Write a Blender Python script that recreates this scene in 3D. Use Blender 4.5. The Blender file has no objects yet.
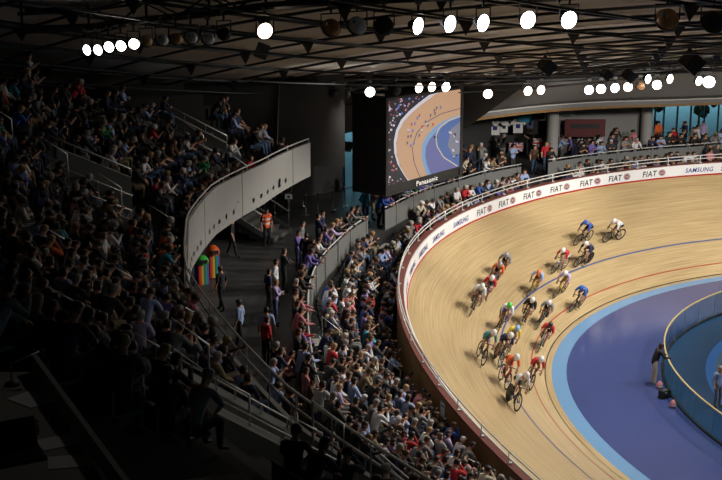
import bpy, bmesh, math, random
import numpy as np
from mathutils import Vector, Matrix
PI = math.pi
SC = bpy.context.scene
COL = SC.collection

# ------------------------------------------------------------------ camera
CAM_H, PITCH, FPX = 20.13, 0.262, 1400.0
cd = bpy.data.cameras.new('camera'); cam = bpy.data.objects.new('camera', cd); COL.objects.link(cam)
cam.location = (0, 0, CAM_H); cam.rotation_euler = (PI/2 - PITCH, 0, 0)
cd.sensor_width = 36; cd.lens = FPX/722*36; cd.clip_end = 400; cd.clip_start = .2
SC.camera = cam

# ------------------------------------------------------------------ world / exposure
w = bpy.data.worlds.new('daylight'); SC.world = w; w.use_nodes = True
bg = w.node_tree.nodes['Background']; bg.inputs[0].default_value = (.34, .72, .90, 1); bg.inputs[1].default_value = 9.0
SC.view_settings.view_transform = 'Standard'; SC.view_settings.look = 'None'
SC.view_settings.gamma = 1; SC.view_settings.use_curve_mapping = False
SC.view_settings.exposure = -1.3
SC.cycles.max_bounces = 6; SC.cycles.diffuse_bounces = 3; SC.cycles.glossy_bounces = 3
SC.cycles.transmission_bounces = 6; SC.cycles.transparent_max_bounces = 8
SC.cycles.sample_clamp_indirect = 4
SC.cycles.use_denoising = True

# ------------------------------------------------------------------ the track's plan curve
def _curve(Lt=34.562, Ls=34.339):
    La = 125 - Ls - 2*Lt; km = PI/(La + Lt)
    s = np.linspace(-125, 125, 2001)
    u = np.abs(((s + 62.5) % 125) - 62.5)
    k = np.clip((La/2 + Lt - u)/Lt, 0, 1); k = k*k*(3 - 2*k)
    ds = s[1] - s[0]
    th = np.concatenate([[0], np.cumsum((k[1:] + k[:-1])/2*ds*km)]); th -= th[1000]
    m = (th[1:] + th[:-1])/2
    x = np.concatenate([[0], np.cumsum(np.cos(m)*ds)]); y = np.concatenate([[0], np.cumsum(np.sin(m)*ds)])
    x -= x[1000]; y -= y[1000]
    r = -2.539; c, q = math.cos(r), math.sin(r)
    nx, ny = np.sin(th), -np.cos(th)
    return s, 15.164 + c*x - q*y, 66.579 + q*x + c*y, c*nx - q*ny, q*nx + c*ny, k
S_, CX, CY, NX, NY, KK = _curve()
def ip(s, a): return float(np.interp(s, S_, a))
def P(s, d): return (ip(s, CX) + d*ip(s, NX), ip(s, CY) + d*ip(s, NY))
def bank(s): return math.radians(12 + 22.98*ip(s, KK))
def normal2(s):
    v = Vector((ip(s, NX), ip(s, NY))); return v.normalized()
def tangent2(s):                      # direction of increasing s
    n = normal2(s); return Vector((-n.y, n.x)) if False else _tan(s)
def _tan(s):
    a = P(s - .3, 0); b = P(s + .3, 0); return Vector((b[0]-a[0], b[1]-a[1])).normalized()
def pt(s, d, z): p = P(s, d); return (p[0], p[1], z)
CEN = (44.7, 23.7)
def roofz(x, y):
    rx, ry = x - CEN[0], y - CEN[1]; u = -.57*rx + .82*ry; v = -.82*rx - .57*ry
    return 17 - .00214*u*u + .0028*v*v
def lerp(s, xs, ys): return float(np.interp(s, xs, ys))
TW = 6.73                                                     # slope length of the boards
def d_edge(s): return TW*math.cos(bank(s))
def z_edge(s): return TW*math.sin(bank(s))
def zc(s): return lerp(s, [-5, 5, 20, 30], [3.8, 3.8, 4.7, 4.8])          # concourse floor
def dF(s): return lerp(s, [-14, -7.8, -6.5, -2.1, 0, 3.4, 7.1, 9.9, 12, 15.5, 19.6, 22.4, 24.8, 27.6, 31.1, 33, 60],
                       [9.5, 9.3, 8.9, 8.6, 8.6, 8.8, 8.45, 8.1, 8.2, 8.5, 9.33, 9.97, 10.7, 11.7, 12.3, 12.5, 12.8])
def dP(s): return lerp(s, [12, 14.2, 17.5, 20.1, 22.9, 26.2, 29.4, 33.6, 62], [9.3, 9.93, 11.2, 12.8, 14, 15, 15.5, 16.2, 17])
PL = .72
def D0f(s): return d_edge(s) + .62
#                                           # lower stand: first row, pitch
def z0L(s): return lerp(s, [-5, 5, 12, 20, 30], [3.05, 2.95, 2.6, 2.2, 1.95])
def RLs(s): return (zc(s) - z0L(s) - .05)/max(1.0, (dF(s) - D0f(s))/PL)
def Zrow(s, i): return z0L(s) + RLs(s)*i
OFU = .42
PU, RU = .8, .576                                             # upper stand
def Zup(s, d): return 8.2 + RU*max(0, math.floor((d - dP(s) - OFU)/PU))

# ------------------------------------------------------------------ materials
def mat(name, col, rough=.6, metal=0, emit=None, estr=0, noise=0, scale=4, spec=None, alpha=None):
    m = bpy.data.materials.new(name); m.use_nodes = True; nt = m.node_tree; b = nt.nodes['Principled BSDF']
    b.inputs['Base Color'].default_value = (*col, 1); b.inputs['Roughness'].default_value = rough; b.inputs['Metallic'].default_value = metal
    if spec is not None: b.inputs['Specular IOR Level'].default_value = spec
    if emit: b.inputs['Emission Color'].default_value = (*emit, 1); b.inputs['Emission Strength'].default_value = estr
    if alpha is not None: b.inputs['Alpha'].default_value = alpha
    if noise:
        tc = nt.nodes.new('ShaderNodeTexCoord'); n = nt.nodes.new('ShaderNodeTexNoise'); n.inputs['Scale'].default_value = scale
        n.inputs['Detail'].default_value = 4
        mx = nt.nodes.new('ShaderNodeMix'); mx.data_type = 'RGBA'
        mx.inputs[6].default_value = (*[c*(1-noise) for c in col], 1); mx.inputs[7].default_value = (*[min(1, c*(1+noise)) for c in col], 1)
        nt.links.new(tc.outputs['Object'], n.inputs['Vector']); nt.links.new(n.outputs['Fac'], mx.inputs[0]); nt.links.new(mx.outputs[2], b.inputs['Base Color'])
    return m
def wood(name, c1, c2, rough, su, sv, coat=0):
    m = bpy.data.materials.new(name); m.use_nodes = True; nt = m.node_tree; b = nt.nodes['Principled BSDF']; N = nt.nodes.new; L = nt.links.new
    uv = N('ShaderNodeUVMap'); uv.uv_map = 'UVMap'
    mp = N('ShaderNodeMapping'); mp.inputs['Scale'].default_value = (su, sv, 1); L(uv.outputs[0], mp.inputs[0])
    n = N('ShaderNodeTexNoise'); n.inputs['Scale'].default_value = 1; n.inputs['Detail'].default_value = 5; n.inputs['Roughness'].default_value = .65; L(mp.outputs[0], n.inputs[0])
    mp2 = N('ShaderNodeMapping'); mp2.inputs['Scale'].default_value = (.12, .5, 1); L(uv.outputs[0], mp2.inputs[0])
    n2 = N('ShaderNodeTexNoise'); n2.inputs['Scale'].default_value = 1; n2.inputs['Detail'].default_value = 3; L(mp2.outputs[0], n2.inputs[0])
    ad = N('ShaderNodeMath'); ad.operation = 'MULTIPLY_ADD'; L(n2.outputs[0], ad.inputs[0]); ad.inputs[1].default_value = .35; L(n.outputs[0], ad.inputs[2])
    mr = N('ShaderNodeMapRange'); mr.inputs[1].default_value = .45; mr.inputs[2].default_value = .9; L(ad.outputs[0], mr.inputs[0])
    mx = N('ShaderNodeMix'); mx.data_type = 'RGBA'; L(mr.outputs[0], mx.inputs[0]); mx.inputs[6].default_value = (*c1, 1); mx.inputs[7].default_value = (*c2, 1)
    L(mx.outputs[2], b.inputs['Base Color']); b.inputs['Roughness'].default_value = rough
    b.inputs['Coat Weight'].default_value = coat; b.inputs['Coat Roughness'].default_value = .22
    return m
M = {
 'track': wood('pine_boards', (.31, .215, .10), (.56, .43, .235), .36, .35, 14, .35),
 'ply': wood('plywood_wall', (.16, .085, .03), (.26, .15, .06), .6, 6, .6),
 'blueband': mat('light_blue_paint', (.14, .29, .50), .25, noise=.05, scale=.6),
 'infield': mat('violet_blue_floor', (.05, .07, .20), .13, noise=.10, scale=.5),
 'navy': mat('navy_floor', (.012, .05, .12), .3, noise=.1, scale=1),
 'brightblue': mat('bright_blue_floor', (.02, .12, .35), .35),
 'greyblue': mat('grey_blue_floor', (.06, .12, .17), .4, noise=.15, scale=1.5),
 'royal': mat('royal_blue_floor', (.006, .03, .12), .3),
 'black_line': mat('black_line', (.012, .012, .014), .4),
 'red_line': mat('red_line', (.33, .05, .03), .4),
 'blue_line': mat('blue_line', (.05, .08, .22), .4),
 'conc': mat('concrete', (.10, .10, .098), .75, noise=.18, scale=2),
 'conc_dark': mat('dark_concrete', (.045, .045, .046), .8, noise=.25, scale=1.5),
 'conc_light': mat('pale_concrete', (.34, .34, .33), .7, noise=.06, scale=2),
 'floor_grey': mat('grey_vinyl_floor', (.055, .058, .06), .45, noise=.2, scale=1.2),
 'panel': mat('pale_grey_panel', (.42, .42, .41), .55, noise=.05, scale=1),
 'white': mat('white_paint', (.78, .78, .78), .5),
 'board_white': mat('advert_white', (.72, .73, .74), .4),
 'maroon': mat('maroon_coping', (.16, .05, .04), .5, noise=.2, scale=3),
 'board_red': mat('red_skirting', (.42, .02, .015), .45),
 'logo_blue': mat('logo_blue', (.02, .03, .22), .4),
 'logo_black': mat('logo_black', (.02, .02, .02), .4),
 'logo_red': mat('logo_maroon', (.22, .01, .03), .4),
 'steel': mat('galvanised_steel', (.55, .56, .57), .35, .8),
 'rail_white': mat('pale_metal_rail', (.72, .72, .70), .35, .3),
 'dark_metal': mat('dark_metal', (.03, .03, .032), .45, .5),
 'black': mat('matt_black', (.012, .012, .013), .6),
 'silver': mat('silver_bowl', (.8, .82, .85), .35, .15),
 'copper': mat('bronze_bowl', (.6, .33, .16), .35, .15),
 'balust': mat('grey_balustrade', (.16, .165, .165), .5, noise=.08, scale=1),
 'roof': mat('roof_panel', (.58, .50, .38), .6, noise=.12, scale=.8),
 'roof_pale': mat('pale_roof_panel', (.85, .82, .75), .4, noise=.08, scale=.8),
 'cladding': mat('grey_cladding', (.17, .17, .17), .6, noise=.08, scale=.5),
 'clad_dark': mat('dark_grey_cladding', (.10, .10, .10), .6, noise=.1, scale=.4),
 'pale_trim': mat('pale_trim', (.5, .5, .48), .5),
 'wood_edge': mat('timber_edge', (.22, .13, .05), .55, noise=.15, scale=3),
 'seat': mat('black_plastic_seat', (.02, .021, .023), .4),
 'lamp': mat('lit_lamp_lens', (1, 1, 1), .4, emit=(1, .97, .92), estr=30),
 'lamp_warm': mat('warm_lamp_lens', (1, .9, .8), .4, emit=(1, .80, .62), estr=16),
 'orange': mat('orange_plastic', (.75, .12, .02), .45),
 'green': mat('green_plastic', (.05, .5, .06), .45),
 'banner_blue': mat('deep_blue_banner', (.03, .035, .16), .6),
 'cyan': mat('cyan_sign', (.02, .3, .48), .5),
 'skin': mat('skin', (.50, .27, .18), .6), 'skin_dark': mat('dark_skin', (.14, .07, .045), .6),
 'shoe': mat('shoe', (.03, .03, .03), .5), 'eye': mat('eye', (.01, .01, .01), .3), 'lip': mat('lip', (.32, .1, .08), .5),
 'yellow_rail': mat('yellow_rail', (.60, .46, .18), .35),
 'paper': mat('white_paper', (.75, .76, .78), .7), 'wood_desk': mat('pale_desk', (.30, .29, .27), .6),
 'hivis': mat('orange_hi_vis', (.95, .12, .03), .5), 'reflective': mat('reflective_tape', (.8, .8, .8), .4),
 'tyre': mat('black_tyre', (.015, .015, .015), .5), 'spoke': mat('spoke_steel', (.5, .5, .5), .3, .8),
 'wall': mat('dark_wall', (.03, .03, .032), .8, noise=.2, scale=.6),
 'wall_mid': mat('grey_wall', (.22, .22, .22), .7, noise=.1, scale=.6),
 'glass': None,
}
def glassmat(name, col, alpha):
    m = bpy.data.materials.new(name); m.use_nodes = True; nt = m.node_tree; N = nt.nodes.new; L = nt.links.new
    nt.nodes.remove(nt.nodes['Principled BSDF']); out = nt.nodes['Material Output']
    t = N('ShaderNodeBsdfTransparent'); t.inputs[0].default_value = (*col, 1)
    g = N('ShaderNodeBsdfGlossy'); g.inputs['Roughness'].default_value = .05; g.inputs[0].default_value = (.9, .95, 1, 1)
    f = N('ShaderNodeMixShader'); f.inputs[0].default_value = alpha; L(t.outputs[0], f.inputs[1]); L(g.outputs[0], f.inputs[2]); L(f.outputs[0], out.inputs[0])
    return m
M['glass'] = glassmat('clear_window_glass', (.75, .92, .95), .08)
M['fence_glass'] = glassmat('tinted_fence_glass', (.55, .75, .78), .06)
CL = {}
def cloth(name, col):
    if name not in CL: CL[name] = mat(name.replace(' ', '_') + '_cloth', col, .8)
    return CL[name]
for n, c in {'black': (.012, .012, .014), 'charcoal': (.035, .036, .04), 'white': (.68, .69, .72), 'grey': (.22, .22, .23), 'navy': (.018, .025, .075),
             'pale blue': (.30, .40, .66), 'blue': (.03, .10, .42), 'red': (.50, .02, .03), 'cream': (.55, .50, .40), 'brown': (.09, .05, .03),
             'purple': (.16, .12, .42), 'green': (.03, .24, .08), 'orange': (.75, .14, .03), 'pink': (.60, .22, .26), 'turquoise': (.02, .38, .52),
             'khaki': (.24, .19, .11), 'denim': (.05, .09, .18), 'lilac': (.45, .38, .62), 'yellow': (.75, .55, .05), 'teal': (.05, .25, .28)}.items():
    cloth(n, c)
HAIR = {'dark': mat('dark_hair', (.012, .009, .008), .5), 'brown': mat('brown_hair', (.06, .03, .015), .5), 'grey': mat('grey_hair', (.28, .27, .26), .6),
        'fair': mat('fair_hair', (.30, .19, .08), .5), 'white': mat('white_hair', (.55, .54, .52), .6)}

# ------------------------------------------------------------------ mesh builder
class MB:
    def __init__(s): s.v = []; s.f = []; s.m = []; s.uv = []; s.mats = []; s.smooth = []
    def mi(s, m):
        m = M[m] if isinstance(m, str) else m
        if m not in s.mats: s.mats.append(m)
        return s.mats.index(m)
    def poly(s, pts, m, sm=False, uv=None):
        i = len(s.v); s.v += [tuple(p) for p in pts]; s.f.append(tuple(range(i, i+len(pts)))); s.m.append(s.mi(m)); s.smooth.append(sm); s.uv.append(uv)
    def mesh(s, vs, fs, m, sm=False):
        i = len(s.v); s.v += [tuple(p) for p in vs]; k = s.mi(m)
        for f in fs: s.f.append(tuple(i + a for a in f)); s.m.append(k); s.smooth.append(sm); s.uv.append(None)
    def box(s, c, size, m, rz=0, mtx=None):
        x, y, z = size[0]/2, size[1]/2, size[2]/2; R = Matrix.Rotation(rz, 3, 'Z') if mtx is None else mtx
        vs = [Vector(c) + R @ Vector((a*x, b*y, q*z)) for a in (-1, 1) for b in (-1, 1) for q in (-1, 1)]
        s.mesh(vs, [(0,1,3,2), (4,6,7,5), (0,4,5,1), (2,3,7,6), (0,2,6,4), (1,5,7,3)], m)
    def tube(s, pts, r, m, n=6, closed=False, r2=None):
        pts = [Vector(p) for p in pts]; vs = []; N = len(pts)
        for i, p in enumerate(pts):
            a = pts[i-1] if (i or closed) else pts[i]; b = pts[(i+1) % N] if (i < N-1 or closed) else pts[i]
            t = (b - a).normalized(); u = t.cross(Vector((0, 0, 1)))
            if u.length < 1e-3: u = t.cross(Vector((0, 1, 0)))
            u.normalize(); w_ = t.cross(u); rr = r if r2 is None else r + (r2 - r)*i/(N-1)
            for k in range(n): q = 2*PI*k/n; vs.append(p + u*math.cos(q)*rr + w_*math.sin(q)*rr)
        fs = []
        for i in range(N if closed else N-1):
            j = (i+1) % N
            for k in range(n): fs.append((i*n+k, i*n+(k+1) % n, j*n+(k+1) % n, j*n+k))
        if not closed: fs.append(tuple(range(n))[::-1]); fs.append(tuple((N-1)*n+k for k in range(n)))
        s.mesh(vs, fs, m, n > 5)
    def lathe(s, prof, m, n=16, mtx=None, c=(0, 0, 0)):
        mtx = mtx or Matrix.Identity(3); vs = []
        for (r, z) in prof:
            for k in range(n): q = 2*PI*k/n; vs.append(Vector(c) + mtx @ Vector((r*math.cos(q), r*math.sin(q), z)))
        fs = [(i*n+k, i*n+(k+1) % n, (i+1)*n+(k+1) % n, (i+1)*n+k) for i in range(len(prof)-1) for k in range(n)]
        s.mesh(vs, fs, m, True)
    def sphere(s, c, r, m, n=10, sc=(1, 1, 1), mtx=None):
        mtx = mtx or Matrix.Identity(3); vs = []; h = n//2
        for i in range(h+1):
            a = PI*i/h
            for k in range(n): q = 2*PI*k/n; vs.append(Vector(c) + mtx @ Vector((r*sc[0]*math.sin(a)*math.cos(q), r*sc[1]*math.sin(a)*math.sin(q), r*sc[2]*math.cos(a))))
        s.mesh(vs, [(i*n+k, (i+1)*n+k, (i+1)*n+(k+1) % n, i*n+(k+1) % n) for i in range(h) for k in range(n)], m, True)
    def sweep(s, s0, s1, prof, m, step=.5, close=False, caps=False):
        """prof(s) -> list of (d, z); runs along the track's plan curve; m one material or one per strip"""
        n = max(1, int(math.ceil((s1 - s0)/step))); rows = []
        ss = [s0 + (s1-s0)*i/n for i in range(n+1)]
        for q in ss: rows.append(prof(q))
        L = len(rows[0]); base = len(s.v)
        for q, r in zip(ss, rows):
            for (d, z) in r: s.v.append(pt(q, d, z))
        cum = [0]
        for j in range(1, L): cum.append(cum[-1] + math.hypot(rows[0][j][0]-rows[0][j-1][0], rows[0][j][1]-rows[0][j-1][1]))
        for i in range(n):
            for j in range(L if close else L-1):
                j2 = (j+1) % L; mm = m[j] if isinstance(m, (list, tuple)) else m
                s.f.append((base+i*L+j, base+i*L+j2, base+(i+1)*L+j2, base+(i+1)*L+j)); s.m.append(s.mi(mm)); s.smooth.append(False)
                s.uv.append(((ss[i], cum[j]), (ss[i], cum[j2]), (ss[i+1], cum[j2]), (ss[i+1], cum[j])))
        if caps and close:
            mm = m[0] if isinstance(m, (list, tuple)) else m
            for b_ in (base, base+n*L): s.f.append(tuple(b_+j for j in range(L))); s.m.append(s.mi(mm)); s.smooth.append(False); s.uv.append(None)
    def data(s, name):
        me = bpy.data.meshes.new(name); me.from_pydata(s.v, [], s.f)
        for m in s.mats: me.materials.append(m)
        me.polygons.foreach_set('material_index', s.m); me.polygons.foreach_set('use_smooth', s.smooth)
        if any(u is not None for u in s.uv):
            ul = me.uv_layers.new(name='UVMap').data; k = 0
            for f, u in zip(s.f, s.uv):
                for j in range(len(f)):
                    if u is not None: ul[k].uv = u[j]
                    k += 1
        me.validate(); me.update(); return me
    def build(s, name, parent=None, loc=None, mtx=None):
        o = bpy.data.objects.new(name, s.data(name)); COL.objects.link(o)
        if loc is not None: o.location = loc
        if mtx is not None: o.matrix_world = mtx
        if parent: o.parent = parent
        return o
def tag(o, label=None, cat=None, group=None, kind=None):
    if label: o['label'] = label
    if cat: o['category'] = cat
    if group: o['group'] = group
    if kind: o['kind'] = kind
    return o
def empty(name, loc=(0, 0, 0), rz=0, mtx=None):
    o = bpy.data.objects.new(name, None); COL.objects.link(o); o.location = loc; o.rotation_euler = (0, 0, rz)
    if mtx is not None: o.matrix_world = mtx
    o.empty_display_size = .2
    return o
def struct(name, mb): return tag(mb.build(name), kind='structure')
def frame(s, d, z, flip=False):
    """placement on the ground plan: local +Y points to the track centre (inward), local X along the rows"""
    n = normal2(s); y = -n if not flip else n
    a = math.atan2(y.y, y.x) - PI/2
    return Matrix.Translation(pt(s, d, z)) @ Matrix.Rotation(a, 4, 'Z')
def copy_tree(o, mtx, parent=None):
    c = o.copy(); COL.objects.link(c)
    if parent is None: c.matrix_world = mtx
    else: c.parent = parent
    for ch in list(o.children): copy_tree(ch, None, c)
    return c

# ------------------------------------------------------------------ lights: the arena's floodlights under the roof, plus added fill spots
def spot(loc, target, power, size=math.radians(75), blend=.6, r=.35, col=(1, .93, .83)):
    l = bpy.data.lights.new('flood_and_fill_beam', 'SPOT'); l.energy = power; l.spot_size = size; l.spot_blend = blend; l.shadow_soft_size = r; l.color = col
    o = bpy.data.objects.new('flood_and_fill_beam', l); COL.objects.link(o); o.location = loc
    o.rotation_euler = (Vector(target) - Vector(loc)).to_track_quat('-Z', 'Y').to_euler(); return o
for q, pw in ((-30, .7), (-18, 1.2), (-9, 1.3), (0, 1.3), (8, 1.2), (15, 1.1), (22, 1.0), (29, .9), (38, .6)):
    x, y = P(q, -7); l = (x, y, min(15, roofz(x, y)-1.2)); t = pt(q, 3.0, 1.5)
    spot(l, t, 11000*pw, math.radians(100), .9)
for q, pw in ((-12, .9), (2, .9), (10, 1.0), (17, 1.2), (23, 1.3), (29, 1.0)):
    x, y = P(q, -1); spot((x, y, min(14.5, roofz(x, y)-1.0)), pt(q, 9.3, 3.4), 4600*pw, math.radians(64), .8)
for q, pw in ((16, 1), (21, 1), (26, .8), (34, 1.1)):
    x, y = P(q, 6); spot((x, y, min(15.5, roofz(x, y)-.9)), pt(q, 17.5, 11), 900*pw, math.radians(75), .9)  # added dim fill on the upper stand, not actual floodlights
for q, pw in ((-8, 1), (0, 1), (8, 1), (14, 1.2), (20, 1.3), (25, 1.3), (30, 1.2), (36, 1)):
    x, y = P(q, 9); spot((x, y, min(15.5, roofz(x, y)-.9)), pt(q+1, 6.2, 2.5), 900*pw, math.radians(70), .9)
for q in (0, 14, 28): spot(pt(q, -14, 13), pt(q, -6, 0), 7000, math.radians(85), .8, col=(.9, .94, 1))

for q, e, pw in ((11.5, 12.5, 110), (15.5, 12.0, 130), (19.5, 13.5, 110), (8.5, 12.5, 70)): spot(pt(q, e, 7.3), pt(q, e, 4), pw, math.radians(130), .9, r=.3)  # added fill spots brightening the concourse below its ceiling
spot((.2, 13.5, 20.9), (-1.8, 10.5, 16), 90, math.radians(75), .9, r=.15)  # added fill over the press desk, no fitting there
spot((1.5, 23, 17.2), (-1.5, 25, 9.5), 260, math.radians(80), .9, r=.15)  # added fill to lift the near stair walls

# ------------------------------------------------------------------ large structure
mb = MB()
for i, (a, b, m) in enumerate(((-.5, -.2, 'infield'),)): pass
def slope(d0, d1, k=0):
    return lambda s: [(d0*math.cos(bank(s)), d0*math.sin(bank(s)) + k), (d1*math.cos(bank(s)), d1*math.sin(bank(s)) + k)]
tr = MB(); tr.sweep(-125, 125, lambda s: [(max(e, 0)*math.cos(bank(s)) + min(e, 0), max(e, 0)*math.sin(bank(s))) for e in (-.25, 0, .7, 1.5, 2.6, 4, 5.4, TW)], 'track', step=1.0)
tag(tr.build('track_surface'), kind='structure')
for nm, d0, d1, m in (('trim_black_line', -.03, .04, 'black_line'), ('trim_red_line', .68, .74, 'red_line'), ('trim_blue_line', 2.21, 2.29, 'blue_line')):
    q = MB(); q.sweep(-60, 60, slope(d0, d1, .006), m, step=.5); struct(nm, q)
q = MB(); q.sweep(-125, 125, lambda s: [(-.25, 0), (-.86, 0)], 'blueband', step=1); struct('floor_blue_band', q)
q = MB(); q.sweep(-125, 125, lambda s: [(-.86, 0), (-2.5, 0), (-4.78, 0)], 'infield', step=1); struct('floor_infield', q)
q = MB(); q.sweep(-125, 125, lambda s: [(-4.78, 0), (-6.5, 0), (-6.9, 0), (-10.4, 0)], ['navy', 'brightblue', 'greyblue'], step=1)
vs = [pt(s, -10.4, 0) for s in np.arange(-125, 124.9, 1.0)]
q.poly(vs, 'royal'); struct('floor_centre', q)
# joints in the boards
q = MB()
for s in (-4.6, 9.9):
    q.sweep(s, s+.03, slope(.1, .62, .005), 'black_line', step=.03)
struct('trim_board_joint', q)

# advert boards round the top of the track
BT = .62
def zb(s): return z_edge(s)
q = MB(); q.sweep(-125, 125, lambda s: [(d_edge(s)-.02, zb(s)-.02), (d_edge(s)-.06, zb(s)+.07), (d_edge(s), zb(s)+.075)], ['board_red', 'board_red'], step=.6); struct('trim_red_skirting', q)
q = MB(); q.sweep(-125, 125, lambda s: [(d_edge(s)-.02, zb(s)+.07), (d_edge(s)+.04, zb(s)+BT), (d_edge(s)+.10, zb(s)+BT), (d_edge(s)+.1, zb(s)+.05)], 'board_white', step=.6, close=True); struct('wall_advert_board', q)
q = MB(); q.sweep(-125, 125, lambda s: [(d_edge(s)+.10, zb(s)+BT-.02), (d_edge(s)+.10, zb(s)+BT+.03), (d_edge(s)+.38, zb(s)+BT+.03), (d_edge(s)+.38, zb(s)+BT-.05)], 'maroon', step=.6, close=True); struct('trim_maroon_coping', q)
q = MB(); q.sweep(-60, 60, lambda s: [(d_edge(s)+.12, zb(s)+BT-.03), (d_edge(s)+.34, zb(s)+BT-.03), (d_edge(s)+.34, z0L(s) - .7)], ['ply', 'ply'], step=.5); struct('wall_timber_outer', q)
q = MB()
for dd in (.14, .30):
    pass
rail = empty('track_guard_rail', pt(20, d_edge(20)+.3, zb(20)+BT))
tag(rail, 'pale double tube guard rail running along the coping round the top of the track', 'railing')
def inv(o): return o.matrix_world.inverted()
def child(mb_, name, root, stuff=None):
    """mesh built in world coordinates, kept in place under a placed root"""
    me = mb_.data(name); me.transform(Matrix.Translation(root.location).inverted()) if root.rotation_euler.z == 0 else me.transform((Matrix.Translation(root.location) @ Matrix.Rotation(root.rotation_euler.z, 4, 'Z')).inverted())
    o = bpy.data.objects.new(name, me); COL.objects.link(o); o.parent = root; return o
for hh, dd in ((.42, .30), (.24, .32)):
    q = MB(); q.tube([pt(s, d_edge(s)+dd, zb(s)+BT+hh) for s in np.arange(-20, 40, .6)], .027, 'rail_white', 6); child(q, 'rail_tube', rail)
for s in np.arange(-19, 40, 1.5):
    q = MB(); q.tube([pt(s, d_edge(s)+.31, zb(s)+BT), pt(s, d_edge(s)+.30, zb(s)+BT+.42)], .022, 'rail_white', 6)
    q.box(pt(s, d_edge(s)+.26, zb(s)+BT+.05), (.12, .12, .04), 'rail_white', 0); child(q, 'post', rail)

# lettering on the boards
TXT = {}
def text_geo(txt, shear=.0):
    if (txt, shear) in TXT: return TXT[(txt, shear)]
    c = bpy.data.curves.new('t', 'FONT'); c.body = txt; c.size = 1; c.extrude = 0; c.shear = shear; c.offset = .014; c.space_character = 1.08; c.resolution_u = 3
    o = bpy.data.objects.new('t', c); COL.objects.link(o); dg = bpy.context.evaluated_depsgraph_get()
    me = bpy.data.meshes.new_from_object(o.evaluated_get(dg)); v = np.array([x.co[:2] for x in me.vertices]); f = [tuple(p.vertices) for p in me.polygons]
    bpy.data.objects.remove(o); v -= v.min(0); v /= v.max(0); TXT[(txt, shear)] = (v, f); return v, f
def board_text(mb_, txt, sc, width, h, zo, m, shear=0):
    v, f = text_geo(txt, shear); out = []
    for (x, y) in v:
        s = sc - (x-.5)*width; zz = zo + y*h; k = (zz - .07)/(BT - .07)
        out.append(pt(s, d_edge(s) - .02 + .06*k - .012, zb(s) + zz))
    mb_.mesh(out, f, m)
ads = [('S', 16.6), ('S', 14.7), ('S', 12.75), ('S', 10.8), ('S', 8.62), ('F', 6.75), ('F', 5.15), ('F', 3.5), ('F', 1.85), ('F', .15), ('F', -1.4), ('F', -3.15), ('S', -5.35), ('S', -7.0), ('S', -8.7)]
SL = {}
for i, (k, sc) in enumerate(ads):
    q = MB()
    if k == 'S':
        board_text(q, 'SAMSUNG', sc, 1.32, .24, .2, 'logo_blue', .25)
        o = q.build('sponsor_lettering')
        tag(o, None, 'lettering', 'blue lettering on the advert boards')
    else:
        board_text(q, 'FIAT', sc+.18, .72, .30, .18, 'logo_black', .2)
        c = sc - .42
        o = q.build('sponsor_lettering')
        tag(o, None, 'lettering', 'black lettering on the advert boards')
        def disc(r, m, e):
            qq = MB(); pts = []
            for t in range(20):
                a = 2*PI*t/20; s = c + r*math.cos(a); zz = .33 + r*math.sin(a)
                pts.append(pt(s, d_edge(s) - .02 + .06*(zz-.07)/(BT-.07) - e, zb(s) + zz))
            qq.poly(pts, m); return qq
        a_ = MB()
        for r, m, e in ((.17, 'logo_black', .012), (.15, 'rail_white', .015), (.125, 'logo_red', .018)):
            d_ = disc(r, m, e); a_.mesh(d_.v, d_.f, m)
        for j in (-2, -1, 0, 1, 2):
            pts = [pt(c + x, d_edge(c) - .02 + .06*(.33+y-.07)/(BT-.07) - .022, zb(c)+.33+y) for x, y in ((j*.035-.008, -.06), (j*.035+.008, -.06), (j*.035+.008, .06), (j*.035-.008, .06))]
            a_.poly(pts, 'rail_white')
        ch = a_.build('round_emblem'); ch.parent = o; ch['label'] = 'round maroon emblem with silver ring'
    SL[i] = o
samn = [o for i, o in SL.items() if ads[i][0] == 'S']; fin = [o for i, o in SL.items() if ads[i][0] == 'F']
ordn = ['first', 'second', 'third', 'fourth', 'fifth', 'sixth', 'seventh', 'eighth', 'ninth', 'tenth']
for i, o in enumerate(fin): o['label'] = 'black board lettering with round emblem, %s counting from the screen side' % ordn[i]
for i, o in enumerate(samn):
    o['label'] = ('blue board lettering on the bend left of the round emblems, %s from the near end' % ordn[i]) if i < 5 else 'blue seven-letter board lettering on the far straight, %s past the round emblems' % ordn[i-5]

# lower stand: stepped concrete, concourse floor
q = MB()
for i in range(10):
    def prof(s, i=i):
        e = dF(s) - .08; a = min(D0f(s) + PL*i, e); b = min(D0f(s) + PL*(i+1), e); z = min(Zrow(s, i), zc(s))
        return [(a, z - (.5 if i else .6)), (a, z), (b, z)]
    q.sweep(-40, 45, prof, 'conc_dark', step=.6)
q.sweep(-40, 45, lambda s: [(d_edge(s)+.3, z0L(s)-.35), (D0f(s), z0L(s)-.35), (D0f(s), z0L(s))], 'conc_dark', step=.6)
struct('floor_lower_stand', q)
q = MB(); q.sweep(-60, 60, lambda s: [(dF(s)-.06, zc(s)-.8), (dF(s)-.06, zc(s)), (dF(s)+3, zc(s)), (34, zc(s))], ['conc_dark', 'floor_grey', 'floor_grey'], step=.8); struct('floor_concourse', q)

q = MB(); q.sweep(-125, 125, lambda s: [(4.5, -.6), (20, -.6), (35, -.6)], 'floor_grey', step=2); struct('floor_hall', q)
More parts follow.
